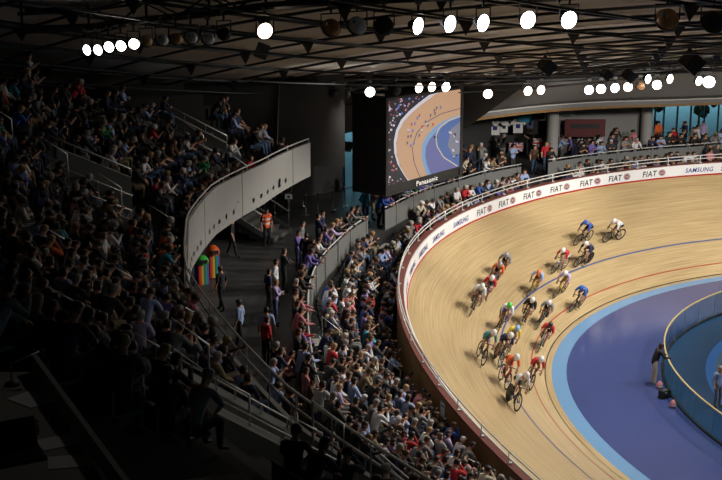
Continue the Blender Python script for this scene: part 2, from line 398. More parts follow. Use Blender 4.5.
# concourse balustrade between lower stand and concourse (with gaps at the vomitories)
AIS_L = [-8.3, .9, 11.4, 21.8, 28.2, 34.6]          # stepped aisles in the lower stand (s)
gaps = [(.2, 1.5), (10.6, 12.1)]
segs = []; a = -16
for g0, g1 in gaps: segs.append((a, g0)); a = g1
segs.append((a, 40))
seglab = ['grey balustrade with metal top rail below the tall windows of the far concourse', 'grey balustrade with metal top rail running beneath the big screen', 'long grey balustrade with metal top rail beside the near concourse walkway']
for (a, b), lb in zip(segs, seglab):
    root = tag(empty('concourse_balustrade', pt((a+b)/2, dF((a+b)/2), zc((a+b)/2))), lb, 'balustrade')
    q = MB(); q.sweep(a, b, lambda s: [(dF(s), zc(s)-.5), (dF(s), zc(s)+.92), (dF(s)+.05, zc(s)+.92), (dF(s)+.05, zc(s)-.5)], 'balust', step=.6, close=True, caps=True); child(q, 'panel', root)
    q = MB(); q.tube([pt(s, dF(s)+.02, zc(s)+1.06) for s in np.linspace(a, b, max(3, int((b-a)/.6)))], .03, 'rail_white', 6); child(q, 'top_rail', root)
    for s in np.arange(a+.2, b, 1.6):
        q = MB(); q.box(pt(s, dF(s)-.02, zc(s)+.45), (.05, .05, 1.2), 'steel', math.atan2(normal2(s).y, normal2(s).x)); child(q, 'post', root)

# stepped aisles of the lower stand
for k, s in enumerate(AIS_L):
    q = MB(); n = int((dF(s) - D0f(s))/PL*2)
    for i in range(n):
        d = D0f(s) + i*PL/2; z = Zrow(s, i//2) + (.2 if i % 2 else 0)
        n2 = normal2(s)
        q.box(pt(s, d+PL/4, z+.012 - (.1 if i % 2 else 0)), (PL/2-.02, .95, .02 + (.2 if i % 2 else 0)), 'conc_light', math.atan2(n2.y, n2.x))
        q.box(pt(s, d+.02, z+.03), (.04, .95, .02), 'rail_white', math.atan2(n2.y, n2.x))
    tag(q.build('stepped_aisle'), kind='structure')

# upper stand
def roof_limit(s, d, z): x, y = P(s, d); return roofz(x, y) - z > 2.1
q = MB(); UE = 14.3
for i in range(24):
    def prof(s, i=i):
        a = dP(s) + OFU + PU*i; z = 8.2 + RU*i; return [(a, z-RU), (a, z), (a+PU, z)]
    s1 = UE
    while s1 < 60 and not roof_limit(s1, dP(s1)+OFU+PU*i, 8.2+RU*i+.2): s1 += .5
    if s1 < 60: q.sweep(s1, 66, prof, 'conc_dark', step=.8)
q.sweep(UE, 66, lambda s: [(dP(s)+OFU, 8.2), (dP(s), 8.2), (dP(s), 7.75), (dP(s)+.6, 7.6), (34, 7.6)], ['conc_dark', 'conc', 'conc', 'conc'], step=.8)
# end wall of the stand
pts = [pt(UE, dP(UE), 7.6)]
for i in range(10): a = dP(UE)+OFU+PU*i; z = 8.2+RU*i; pts += [pt(UE, a, z), pt(UE, a+PU, z)]
pts.append(pt(UE, dP(UE)+.2+8, 7.6)); q.poly(pts, 'cladding')
struct('floor_upper_stand', q)

# curved panel front of the upper stand, in facets
PT = 9.28
def ptop(s): return lerp(s, [12, 20, 23.3, 23.9, 60], [9.05, 9.28, 9.28, 8.5, 8.5])
def pbot(s): return lerp(s, [12, 20, 60], [7.75, 7.62, 7.6])
edges = [UE, 15.4, 18.6, 21.2, 24.4, 30, 36, 44, 52, 60]
front = tag(empty('stand_parapet', pt(20, dP(20), 7.8)), 'long pale grey panelled front of the upper stand curving over the concourse', 'parapet')
for a, b in zip(edges[:-1], edges[1:]):
    q = MB(); q.sweep(a+.015, b-.015, lambda s: [(dP(s)-.08, pbot(s)), (dP(s)-.08, ptop(s)), (dP(s)+.03, ptop(s)), (dP(s)+.03, 8.2), (dP(s)+.03, pbot(s))], 'panel', step=.4, close=True, caps=True); child(q, 'front_panel', front)
    if a < 24:
        # row of small round holes low in each panel
        rng = np.arange(a+.5, b-.3, .42) if a > 15.3 else [a+2.0]
        for s in rng:
            h = MB()
            n = -normal2(s); t = _tan(s); r = .095 if a > 15.3 else .18; zz = pbot(s) + (.38 if a > 15.3 else .42)
            c = Vector(pt(s, dP(s)-.115, zz))
            h.poly([c + Vector((t.x*math.cos(u)*r, t.y*math.cos(u)*r, math.sin(u)*r)) for u in np.linspace(0, 2*PI, 12, endpoint=False)], 'black')
            child(h, 'round_hole', front)
prr = tag(empty('stand_top_rail', pt(24, dP(24), ptop(24))), 'pale tubular handrail along the front edge of the upper stand', 'railing')
q = MB(); q.tube([pt(s, dP(s), max(ptop(s), 9.08)+.16) for s in np.arange(UE, 60, .6)], .03, 'rail_white', 6); child(q, 'rail_tube', prr)
q = MB(); q.tube([pt(s, dP(s)-.02, 8.85) for s in np.arange(23.9, 60, .6)], .035, 'steel', 6); child(q, 'lower_rail', prr)
for s in np.arange(UE, 60, 1.3):
    q = MB(); q.tube([pt(s, dP(s), ptop(s)), pt(s, dP(s), max(ptop(s), 9.08)+.16)], .02, 'rail_white', 5); child(q, 'post', prr)

# outer shell
def dO(s):
    a = abs(((s + 62.5) % 125) - 62.5)
    if s > 8 and s < 62: return lerp(s, [8, 12, 13, 20, 30], [14.5, 16.5, 22, 27, 34])
    if -62 < s <= 8: return lerp(s, [-62, -35, -25, 8], [34, 34, 14.5, 14.5])
    return 34
def zr(s, d): x, y = P(s, d); return roofz(x, y) + .1
WIN = [(-10.2, -6.0), (4.6, 6.15)]                   # glazed stretches (s)
def wallrun(a, b, m, z0f=lambda s: -.5, z1f=None):
    q = MB(); q.sweep(a, b, lambda s: [(dO(s), z0f(s)), (dO(s), (z1f or (lambda t: zr(t, dO(t))))(s))], m, step=1.0); return q
struct('wall_north', wallrun(-125, -10.2, 'wall')); struct('wall_shop', wallrun(-6.0, 4.6, 'wall')); struct('wall_west', wallrun(6.15, 125, 'wall'))
for a, b in WIN:
    struct('wall_above_window', wallrun(a, b, 'wall', lambda s: 8.0)); struct('wall_below_window', wallrun(a, b, 'wall', lambda s: -.5, lambda s: zc(s)+.02))
for k, (a, b) in enumerate(WIN):
    root = tag(empty('window_%d' % (k+1), pt((a+b)/2, dO((a+b)/2), zc(0))), kind='structure')
    q = MB(); q.sweep(a, b, lambda s: [(dO(s), zc(s)), (dO(s), 8.0)], 'glass', step=.4); child(q, 'window_glass', root)
    q = MB()
    st = .48 if k == 0 else .5
    for s in np.arange(a, b+.01, st):
        n2 = normal2(s); q.box(pt(s, dO(s)-.03, (zc(s)+8)/2), (.14, .07, 8-zc(s)), 'dark_metal', math.atan2(n2.y, n2.x))
    for hz in (2.3,):
        q.sweep(a, b, lambda s: [(dO(s)-.08, zc(s)+hz), (dO(s)-.08, zc(s)+hz+.07), (dO(s)+.02, zc(s)+hz+.07), (dO(s)+.02, zc(s)+hz)], 'dark_metal', step=.5, close=True)
    child(q, 'window_frame', root)
# planting and a pale terrace seen through the windows
q = MB(); q.sweep(-30, 30, lambda s: [(dO(s)+.3, zc(s)-.2), (60, zc(s)-.2)], 'conc', step=2); struct('floor_terrace', q)
rnd = random.Random(4)
darkgreen = mat('dark_leaves', (.03, .09, .035), .7)
for k in range(5):
    s = -12 + k*1.4; q = MB(); d = 18 + rnd.random()*3; h = 1.6 + rnd.random()*.9
    b0 = Vector(pt(s, d, zc(s)-.2)); q.tube([b0, b0+Vector((0, 0, h*.7))], .08, 'wood_edge', 6, r2=.05)
    for j in range(14): q.sphere(b0 + Vector((rnd.gauss(0, .35), rnd.gauss(0, .35), h*(.45+.5*rnd.random()))), .22+rnd.random()*.2, darkgreen, 6)
    tag(q.build('tree'), 'slim dark green tree outside the tall windows of the far concourse', 'tree', 'trees outside the far windows')

# roof
nu, nv = 34, 34
U = Vector((-.57, .82)); V = Vector((-.82, -.57))
def ruv(u, v, dz=0): x = CEN[0] + u*U.x + v*V.x; y = CEN[1] + u*U.y + v*V.y; return (x, y, roofz(x, y) + dz)
q = MB()
us = np.arange(-76, 96.1, 4.0); vv = np.arange(-66, 66.1, 4.0)
rr = random.Random(7)
for i in range(len(us)-1):
    for j in range(len(vv)-1):
        mx_, my_, _ = ruv((us[i]+us[i+1])/2, (vv[j]+vv[j+1])/2); k_ = ((CX-mx_)**2 + (CY-my_)**2).argmin()
        if (mx_-CX[k_])*NX[k_] + (my_-CY[k_])*NY[k_] > dO(S_[k_]) + 3.6: continue
        pale = (j % 4 == 1 and rr.random() < .5) or rr.random() < .08
        q.poly([ruv(us[i], vv[j]), ruv(us[i+1], vv[j]), ruv(us[i+1], vv[j+1]), ruv(us[i], vv[j+1])], 'roof_pale' if pale else 'roof')
struct('ceiling', q)
vis = [(u, v) for u in us for v in vv]
for i, u in enumerate(us):
    if not 10 < u < 64: continue
    q = MB(); seg = [v for v in vv if -40 <= v <= 52]
    q.tube([ruv(u, v, -.12) for v in seg], .05, 'dark_metal', 5)
    q.tube([ruv(u, v, -.6) for v in seg], .035, 'dark_metal', 5)
    for v in seg:
        a = Vector(ruv(u, v, -.02)); q.mesh([a+Vector((-.2, -.2, -.1)), a+Vector((.2, -.2, -.1)), a+Vector((.2, .2, -.1)), a+Vector((-.2, .2, -.1)), a+Vector((0, 0, -.5))], [(0,1,4), (1,2,4), (2,3,4), (3,0,4)], 'dark_metal')
    struct('roof_beam', q)
for j, v in enumerate(vv):
    if not -40 <= v <= 52: continue
    q = MB(); seg = [u for u in us if 8 < u < 66]
    q.tube([ruv(u, v, -.12) for u in seg], .05, 'dark_metal', 5)
    q.tube([ruv(u, v+2, -.10) for u in seg], .05, 'dark_metal', 5)
    struct('roof_beam', q)

# skirt below the roof over the bend + concourse ceiling
def zf(s): return lerp(s, [-20, -5, 0, 8, 14, 20], [6.95, 7.15, 7.45, 7.85, 8.4, 8.7])
DFS = 8.6
def sk_top(s): return zr(s, 5.2) - .55
SE = 4.6
q = MB(); q.sweep(-45, SE, lambda s: [(5.2, zr(s, 5.2)), (5.2, sk_top(s)), (DFS-1.2, zf(s)+.75), (DFS-.15, zf(s)+.42)], ['cladding', 'cladding', 'cladding'], step=1); struct('wall_roof_skirt', q)
q = MB(); q.sweep(-45, SE, lambda s: [(DFS-.18, zf(s)+.42), (DFS-.18, zf(s)+.36), (DFS, zf(s)+.36), (DFS, zf(s)+.42)], 'pale_trim', step=1, close=True); struct('trim_pale_line', q)
q = MB(); q.sweep(-45, SE, lambda s: [(DFS, zf(s)+.4), (DFS, zf(s)+.14)], 'cladding', step=1)
q.sweep(-45, SE, lambda s: [(DFS-.03, zf(s)+.14), (DFS-.03, zf(s)), (DFS+.5, zf(s)), (DFS+.5, zf(s)+.14)], 'wood_edge', step=1, close=True); struct('trim_timber_edge', q)
q = MB(); q.sweep(-45, SE, lambda s: [(DFS, zf(s)+.1), (34, zf(s)+.3)], 'wall', step=1); q.sweep(SE, 14.3, lambda s: [(11.55, zf(s)-.05), (34, zf(s)+.3)], 'wall', step=1); struct('ceiling_concourse', q)
# backing of the skirt where the upper stand ends
q = MB(); dds = [5.2, 8.6, 12, 16, 20, 24]
for a, b in zip(dds[:-1], dds[1:]): q.poly([pt(SE, a, sk_top(SE) if a < 6 else zf(SE)-.3), pt(SE, a, zr(SE, a)), pt(SE, b, zr(SE, b)), pt(SE, b, zf(SE)-.3)], 'clad_dark')
struct('wall_skirt_end', q)
q = MB()
for a, b in ((8.6, 12), (12, 16), (16, 20), (20, 24)): q.poly([pt(13.8, a, zf(13.8)-.4), pt(13.8, a, zr(13.8, a)), pt(13.8, b, zr(13.8, b)), pt(13.8, b, zf(13.8)-.4)], 'clad_dark')
struct('wall_stand_end', q)
q = MB(); q.sweep(SE-.1, 13.9, lambda s: [(11.5, zf(s)-.1), (11.3, zr(s, 11)+.3)], 'clad_dark', step=.8); struct('wall_behind_screen', q)
q = MB(); q.sweep(10.2, 13.7, lambda s: [(DFS+.6, zf(s)-.02), (DFS+.6, zf(s)-.1), (14, zf(s)-.1)], 'clad_dark', step=1); struct('trim_soffit', q)
for s in np.arange(10.6, 13.4, .6):
    q = MB(); n2 = normal2(s); q.box(pt(s, 9.6, zf(s)-.14), (.9, .18, .06), 'silver', math.atan2(n2.y, n2.x)); tag(q.build('ceiling_light'), 'slim grey strip fitting under the concourse ceiling between upper stand and screen', 'light fitting', 'strip fittings under the concourse ceiling')

# columns of the concourse
for s, d in ((-1.45, 11.4), (-5.5, 12.0)):
    q = MB(); q.lathe([(.34, zc(s)), (.34, zf(s)+.2)], 'conc_light', 16, c=(*P(s, d), 0)); q.lathe([(.42, zc(s)), (.42, zc(s)+.15), (.34, zc(s)+.2)], 'conc_light', 16, c=(*P(s, d), 0)); struct('column', q)
q = MB(); q.sweep(-5.6, -2.1, lambda s: [(12.4, zc(s)), (12.4, zf(s))], 'wall_mid', step=.6); struct('wall_concourse_partition', q)


# ------------------------------------------------------------------ people: skeletons grown into one skin
def jt(pose, **kw):
    """joint positions for a body facing +Y, origin on the floor under the hips; metres"""
    J = {}
    if pose.startswith('sit'):
        ln = kw.get('lean', .1); hz = .52
        J['pelvis'] = (0, 0, hz); J['waist'] = (0, .02+ln*.35, hz+.20); J['chest'] = (0, .02+ln*.9, hz+.40); J['neck'] = (0, .03+ln*1.25, hz+.55)
        hy = .05+ln*1.45+kw.get('hd', 0); J['head'] = (0, hy, hz+.675)
        for k, sx in (('L', -1), ('R', 1)):
            sp = kw.get('spread', .14)
            J['hip'+k] = (sx*.09, .02, hz-.02); J['knee'+k] = (sx*sp, .45, hz+.02); J['ankle'+k] = (sx*(sp-.01), .42+kw.get('ft', 0), .10); J['toe'+k] = (sx*(sp+.02), .58+kw.get('ft', 0), .05)
            J['sh'+k] = (sx*.175, .02+ln*1.15, hz+.50)
    else:
        ln = kw.get('lean', 0); hz = .93
        J['pelvis'] = (0, -ln*.15, hz); J['waist'] = (0, ln*.25, hz+.19); J['chest'] = (0, ln*.7, hz+.38-ln*.1); J['neck'] = (0, ln*1.0+.01, hz+.545-ln*.2)
        J['head'] = (0, ln*1.15+.03, hz+.665-ln*.22)
        st = kw.get('step', 0)
        for k, sx in (('L', -1), ('R', 1)):
            J['hip'+k] = (sx*.09, -ln*.15, hz-.04); J['knee'+k] = (sx*.105, sx*st*.45+.03, .5); J['ankle'+k] = (sx*.11, sx*st-.02, .09 + (.06 if sx*st < 0 else 0)); J['toe'+k] = (sx*.13, sx*st+.14, .04)
            J['sh'+k] = (sx*.18, ln*.95, hz+.49-ln*.2)
    arms = kw.get('arms', 'lap'); 
    for k, sx in (('L', -1), ('R', 1)):
        s = Vector(J['sh'+k]); a = arms[0 if sx < 0 else 1] if isinstance(arms, tuple) else arms
        if a == 'lap': e = s + Vector((sx*.07, .10, -.25)); h = Vector((sx*.07, s.y+.30, J['pelvis'][2]+.13)); 
        elif a == 'knee': e = s + Vector((sx*.06, .14, -.23)); h = Vector((sx*.11, .42, J['kneeL'][2]+.10))
        elif a == 'cross': e = s + Vector((sx*.08, .12, -.22)); h = Vector((-sx*.07, s.y+.25, s.z-.2))
        elif a == 'face': e = s + Vector((sx*.05, .20, -.16)); h = Vector((sx*.05, s.y+.20, s.z+.07))
        elif a == 'clap': e = s + Vector((sx*.08, .15, -.2)); h = Vector((sx*.04, s.y+.33, s.z-.06))
        elif a == 'side': e = s + Vector((sx*.06, -.03, -.27)); h = s + Vector((sx*.08, .06, -.51))
        elif a == 'rail': e = s + Vector((sx*.08, .12, -.23)); h = s + Vector((sx*.03, .36, -.28))
        elif a == 'out': e = s + Vector((sx*.12, .14, -.16)); h = s + Vector((sx*.06, .42, -.12))
        elif a == 'hipp': e = s + Vector((sx*.16, -.07, -.22)); h = s + Vector((sx*.02, .05, -.42))
        J['el'+k] = tuple(e); J['ha'+k] = tuple(h)
    for k in J: J[k] = Vector(J[k])
    return J
RAD = {'pelvis': (.155, .115), 'waist': (.135, .10), 'chest': (.165, .11), 'neck': (.058, .058), 'hip': (.088, .088), 'knee': (.058, .058), 'ankle': (.040, .040), 'toe': (.038, .028),
       'sh': (.062, .062), 'el': (.043, .043), 'ha': (.026, .026)}
def body_mesh(name, J, fine=True, sk=1.0):
    """one continuous skin; returns (mesh data, face tags). tags: 0 torso 1 upper arm 2 forearm 3 hand 4 pelvis 5 thigh 6 shin 7 foot 8 head 9 neck"""
    V_, E_, R_, T_ = [], [], [], []
    def add(p, r, par=None, t=0):
        V_.append(Vector(p)); R_.append(r if isinstance(r, tuple) else (r, r))
        if par is not None: E_.append((par, len(V_)-1)); T_.append(t)
        return len(V_)-1
    pel = add(J['pelvis'], RAD['pelvis']); wa = add(J['waist'], RAD['waist'], pel, 0); ch = add(J['chest'], RAD['chest'], wa, 0)
    nk = add(J['neck'], .056, ch, 9); hd = J['head']; dirn = (hd - J['neck']).normalized()
    f = J.get('face', Vector((0, 1, 0))); f = (f - dirn*f.dot(dirn)).normalized()
    h0 = add(hd - dirn*.04 + f*.012, (.082, .094), nk, 8); h1 = add(hd + dirn*.045, (.090, .106), h0, 8); h2 = add(hd + dirn*.105 - f*.01, (.06, .07), h1, 8)
    hands = []
    for k, sx in (('L', -1), ('R', 1)):
        sh = add(J['sh'+k], .064, ch, 0); el = add(J['el'+k], .044, sh, 1); ha = J['ha'+k]; fa = (ha - J['el'+k]).normalized()
        mid = add(J['el'+k].lerp(ha, .45), .040, el, 2); wr = add(ha, .027, mid, 2)
        if fine:
            side = J.get('hs'+k, None) or fa.cross(Vector((0, 0, 1))); side = side.normalized() if side.length > .01 else Vector((1, 0, 0))
            dn = fa.cross(side).normalized(); dn = dn if dn.z < 0 else -dn
            pm = add(ha + fa*.055, (.030, .022), wr, 3)
            curl = J.get('curl', .5)
            for i, (o_, l_) in enumerate(((-.028, .060), (-.010, .072), (.010, .068), (.027, .054))):
                k1 = add(ha + fa*.085 + side*o_, .0095, pm, 3); k2 = add(ha + fa*(.085+l_*.55) + side*o_*1.15 + dn*l_*.3*curl, .0085, k1, 3)
                add(ha + fa*(.085+l_*(.95-.4*curl)) + side*o_*1.2 + dn*l_*.85*curl, .0075, k2, 3)
            tb = side*(-.035*sx if True else 0)
            t1 = add(ha + fa*.045 + tb + dn*.012, .011, wr, 3); add(ha + fa*.085 + tb*1.5 + dn*.03, .0085, t1, 3)
        else: add(ha + fa*.10, (.034, .02), wr, 3)
        hp = add(J['hip'+k], .09, pel, 4); kn = add(J['knee'+k], .058, hp, 5); cf = add(J['knee'+k].lerp(J['ankle'+k], .3) - Vector((0, .015, 0)), .056, kn, 6); an = add(J['ankle'+k], .040, cf, 6); add(J['toe'+k], (.042, .03), an, 7)
    me = bpy.data.meshes.new(name); me.from_pydata([tuple(v) for v in V_], E_, [])
    o = bpy.data.objects.new(name, me); COL.objects.link(o)
    o.modifiers.new('k', 'SKIN'); sv = me.skin_vertices[0].data
    for i, r in enumerate(R_): sv[i].radius = (r[0]*sk, r[1]*sk)
    sv[0].use_root = True
    if fine: m = o.modifiers.new('s', 'SUBSURF'); m.levels = 1; m.render_levels = 1
    dg = bpy.context.evaluated_depsgraph_get(); out = bpy.data.meshes.new_from_object(o.evaluated_get(dg)); bpy.data.objects.remove(o); bpy.data.meshes.remove(me)
    out.name = name
    v = np.empty(len(out.vertices)*3); out.vertices.foreach_get('co', v); v = v.reshape(-1, 3)
    # nearest bone for each face
    A = np.array([V_[a] for a, b in E_]); B = np.array([V_[b] for a, b in E_]); D = B - A; L2 = (D*D).sum(1)+1e-9
    RA = np.array([(max(R_[a])+max(R_[b]))/2 for a, b in E_]); tags = []
    for p in out.polygons:
        c = v[list(p.vertices)].mean(0); t = np.clip(((c-A)*D).sum(1)/L2, 0, 1); q = np.linalg.norm(c-(A+D*t[:, None]), axis=1) - RA*.8
        tags.append(T_[int(q.argmin())])
    fs = [tuple(p.vertices) for p in out.polygons]
    return v, fs, tags, dict(dirn=dirn, f=f, hd=hd)
def vnormals(v, fs):
    n = np.zeros_like(v)
    for f in fs:
        a, b, c = v[f[0]], v[f[1]], v[f[2]]; k = np.cross(b-a, c-a)
        for i in f: n[i] += k
    l = np.linalg.norm(n, axis=1)[:, None]; return n/np.maximum(l, 1e-12)
def shell(v, fs, n, pick, off, name, m):
    ids = [i for i, p in enumerate(pick) if p]; use = {}
    vs = []; out = []
    for i in ids:
        g = []
        for a in fs[i]:
            if a not in use: use[a] = len(vs); vs.append(tuple(v[a] + n[a]*off))
            g.append(use[a])
        out.append(tuple(g))
    me = bpy.data.meshes.new(name); me.from_pydata(vs, [], out); me.materials.append(m); me.polygons.foreach_set('use_smooth', [True]*len(out)); me.update(); return me
def is_hair(v, f, H, long=False):
    c = v[list(f)].mean(0) - np.array(H['hd']); up = float(c @ np.array(H['dirn'])); fw = float(c @ np.array(H['f']))
    return up > .065 or (up > (-.10 if long else -.065) and fw < .012 + .3*up) 
class Template: pass
def make_template(J, long_sleeve=True, long_hair=False, sk=1.0):
    t = Template(); v, fs, tg, H = body_mesh('person', J, True, sk); n = vnormals(v, fs); t.J = J
    b = MB(); vs = [tuple(x) for x in v]
    b.v = vs; 
    for f, g in zip(fs, tg): b.f.append(f); b.m.append(b.mi('shoe' if g == 7 else 'skin') if g != 7 else b.mi('shoe')); b.smooth.append(True); b.uv.append(None)
    if b.mats[0] != M['skin']: b.mi('skin')
    hd, dr, ff = H['hd'], H['dirn'], H['f']; sd = dr.cross(ff).normalized()
    for sx in (-1, 1):
        b.sphere(hd + ff*.082 + dr*.02 + sd*sx*.03, .011, 'eye', 6); b.sphere(hd + sd*sx*.082 + dr*.0 - ff*.01, .028, 'skin', 6, (.4, .7, 1.1))
    b.sphere(hd + ff*.096 - dr*.012, .017, 'skin', 6, (.8, 1, 1.3)); b.sphere(hd + ff*.084 - dr*.05, .018, 'lip', 6, (1.2, .5, .35))
    t.body = b.data('person')
    t.skin_i = [i for i, m in enumerate(b.mats) if m == M['skin']][0]
    t.shirt = shell(v, fs, n, [g in ((0, 1, 2) if long_sleeve else (0, 1)) or (g == 4 and v[list(f)].mean(0)[2] > J['pelvis'].z + .06) for f, g in zip(fs, tg)], .012, 'shirt', CL['black'])
    t.trousers = shell(v, fs, n, [g in (4, 5, 6) for g in tg], .009, 'trousers', CL['black'])
    t.hair = shell(v, fs, n, [g == 8 and is_hair(v, f, H, long_hair) for f, g in zip(fs, tg)], .014, 'hair', HAIR['dark'])
    # light version for the far crowd: one skin, coloured by region
    v, fs, tg, H = body_mesh('low', J, False, sk*1.04)
    t.lv, t.lf = v, fs
    t.lt = [4 if (g == 8 and is_hair(v, f, H, long_hair)) else (0 if g in (8, 9, 3) or (g == 2 and not long_sleeve) else (1 if g in (0, 1, 2) else (3 if g == 7 else 2))) for f, g in zip(fs, tg)]
    return t
SIT = [make_template(jt('sit', lean=.05, arms='lap'), True), make_template(jt('sit', lean=.22, arms='knee', spread=.17), False), make_template(jt('sit', lean=.16, arms='clap'), False),
       make_template(jt('sit', lean=.10, arms='cross', ft=.08), True), make_template(jt('sit', lean=.24, arms=('knee', 'face')), True), make_template(jt('sit', lean=-.02, arms='lap', ft=.1, spread=.1), False, True, .94),
       make_template(jt('sit', lean=.18, arms=('lap', 'clap'), spread=.1), True, True, .93)]
STD = [make_template(jt('stand', arms='side'), False), make_template(jt('stand', arms='cross'), True), make_template(jt('stand', lean=.16, arms='rail'), True), make_template(jt('stand', step=.2, arms='side'), False),
       make_template(jt('stand', arms=('side', 'hipp'), ), True, True, .94), make_template(jt('stand', lean=.05, arms='clap'), False), make_template(jt('stand', lean=.12, arms=('rail', 'out')), True)]
def add_person(t, mtx, shirt, trousers, hair='dark', dark=False, name='person'):
    o = bpy.data.objects.new(name, t.body); COL.objects.link(o); o.matrix_world = mtx
    sl = o.material_slots[t.skin_i]; sl.link = 'OBJECT'; sl.material = M['skin_dark'] if dark else M['skin']
    for nm, me, m in (('shirt', t.shirt, cloth(shirt, None)), ('trousers', t.trousers, cloth(trousers, None)), ('hair', t.hair, HAIR[hair])):
        if nm == 'hair' and hair is None: continue
        c = bpy.data.objects.new(nm, me); COL.objects.link(c); c.parent = o; c.material_slots[0].link = 'OBJECT'; c.material_slots[0].material = m
    return o

# who sits and stands where: (kind, s, d, z, turn, row, seat index, zone)
cp, sp_ = math.cos(PITCH), math.sin(PITCH)
def project(p):
    Z = p[2]-CAM_H; dd = p[1]*cp - Z*sp_; up = p[1]*sp_ + Z*cp
    return (361 + FPX*p[0]/dd, 240 - FPX*up/dd, FPX/dd) if dd > .5 else None
R = random.Random(11)
folk = []; empties = []
def near_aisle(s, A, half): return any(abs(s-a) < half for a in A)
LOWROWS = 9
for i in range(LOWROWS):
    seat = 0; s = -13.0
    while s < 36:
        d = D0f(s) + PL*i + .42
        step = .50*(1/(1 + d*ip(s, KK)*.0559)); s += step
        if near_aisle(s, AIS_L, .6*step/.5): continue
        if d + .26 > dF(s): continue
        if any(g0-.3 < s < g1+.3 for g0, g1 in gaps) and i > 1: continue
        z = Zrow(s, i)
        rec = dict(s=s + R.uniform(-.04, .04)*step/.5, d=d, z=z, row=i, zone='low', pose='sit')
        if R.random() < (.90 if s > -4 else .82): folk.append(rec)
        else: empties.append(rec)
AIS_U = [17.5, 22.6, 29.0, 35.5, 42.0, 48.5]
VOM_U = [(15.7, 17.0, 0, 4), (21.8, 23.5, 1, 4), (34.2, 37.2, 0, 4)]      # stair openings in the upper stand: s0, s1, first row, last row
for i in range(24):
    s = UE + .3
    while s < 52:
        d = dP(s) + OFU + PU*i + .40; step = .50/(1 + d*ip(s, KK)*.0559); s += step; z = 8.2 + RU*i
        if near_aisle(s, AIS_U, .55*step/.5): continue
        if any(a < s < b and r0 <= i <= r1 for a, b, r0, r1 in VOM_U): continue
        if not roof_limit(s, d, z): continue
        x, y = P(s, d)
        if math.hypot(x, y) < 17 or (s > 33.2 and y > 20.6 and x < .3 and i < 9) or (x > -3 and y <= 20.6 and R.random() < .65): continue
        rec = dict(s=s, d=d, z=z, row=i, zone='up', pose='sit')
        if R.random() < .86: folk.append(rec)
        else: empties.append(rec)
# leaning and standing along the concourse balustrade
s = -10.0
while s < 31:
    s += R.uniform(.28, .62) if s < 8 or s > 12.4 else R.uniform(.3, .7)
    if any(g0 < s < g1 for g0, g1 in gaps): continue
    if R.random() < .80: folk.append(dict(s=s, d=dF(s)+.45, z=zc(s), row=0, zone='fence', pose='stand', tmpl=R.choice([1, 2, 2, 5, 6])))
    if R.random() < (.35 if s > 17 else .5): folk.append(dict(s=s+.1, d=dF(s)+1.15+R.random()*.4, z=zc(s), row=1, zone='fence', pose='stand', tmpl=R.choice([0, 1, 4, 5])))
for k in range(46):
    s = R.uniform(-10, 7); folk.append(dict(s=s, d=R.uniform(10.6, 13.6), z=zc(s), row=2, zone='far', pose='stand', tmpl=R.randrange(7), turn=R.uniform(-3, 3)))
for k in range(16):
    s = R.uniform(9.6, 12.2); folk.append(dict(s=s, d=R.uniform(13.6, 15.6), z=zc(s), row=2, zone='queue', pose='stand', tmpl=R.randrange(7), turn=R.uniform(-3, 3)))
shirts = ['black']*32 + ['charcoal']*16 + ['navy']*10 + ['white']*16 + ['grey']*7 + ['pale blue']*10 + ['blue']*4 + ['red']*4 + ['cream']*3 + ['brown']*4 + ['purple']*2 + ['green']*2 + ['orange']*2 + ['pink']*3 + ['turquoise']*2 + ['lilac']*3 + ['khaki']*3 + ['teal']*1
pants = ['black']*8 + ['charcoal']*4 + ['denim']*8 + ['navy']*3 + ['khaki']*3 + ['grey']*2
for f in folk:
    f['shirt'] = R.choice(shirts); f['pants'] = R.choice(pants); f['hair'] = R.choice(['dark']*20 + ['brown']*12 + ['grey']*4 + ['fair']*3 + ['white']); f['dark'] = R.random() < .08
    if f['shirt'] == 'black' and R.random() < .2 and f['zone'] != 'up': f['shirt'] = R.choice(['white', 'grey', 'pale blue', 'navy'])
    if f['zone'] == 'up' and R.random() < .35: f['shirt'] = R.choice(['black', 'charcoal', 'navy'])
    if 'tmpl' not in f: f['tmpl'] = R.choice([0, 0, 1, 1, 2, 3, 3, 4, 5, 6])
    f['turn'] = f.get('turn', R.gauss(0, .28) + (.35 if f['zone'] == 'up' and f['s'] > 30 else 0))
    f['h'] = R.uniform(.93, 1.04)
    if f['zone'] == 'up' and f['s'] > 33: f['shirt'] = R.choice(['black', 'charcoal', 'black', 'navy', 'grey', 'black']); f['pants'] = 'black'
    f['p'] = pt(f['s'], f['d'], f['z']); pr = project((f['p'][0], f['p'][1], f['p'][2]+1)); f['pr'] = pr
    f['in'] = pr is not None and -12 < pr[0] < 734 and -12 < pr[1] < 505
folk = [f for f in folk if f['in'] or (f['pr'] and -120 < f['pr'][0] < 860 and -80 < f['pr'][1] < 620 and R.random() < .8)]
def hidden(f):
    """behind the upper stand's front as the photograph sees it"""
    if f['zone'] in ('up',): return False
    x, y, z = f['p']; z += 1.4; n = 40
    for k in range(1, n):
        t = k/n; X, Y, Z = x*t, y*t, CAM_H + (z-CAM_H)*t
        if Z < 9.2: 
            i = ((CX[900:1500]-X)**2 + (CY[900:1500]-Y)**2).argmin() + 900; dd = (X-CX[i])*NX[i] + (Y-CY[i])*NY[i]
            if S_[i] > UE and dd > dP(S_[i])-.1 and Z > 7.7: return True
    return False
for f in folk: f['hid'] = f['in'] and f['zone'] != 'low' and hidden(f)

# ---- the 300 people who show largest are individuals, the rest one crowd
def size_score(f): return f['pr'][2]*{'low': 1.0, 'up': .62, 'fence': 1.15, 'far': 1.1, 'queue': 1.1}[f['zone']]
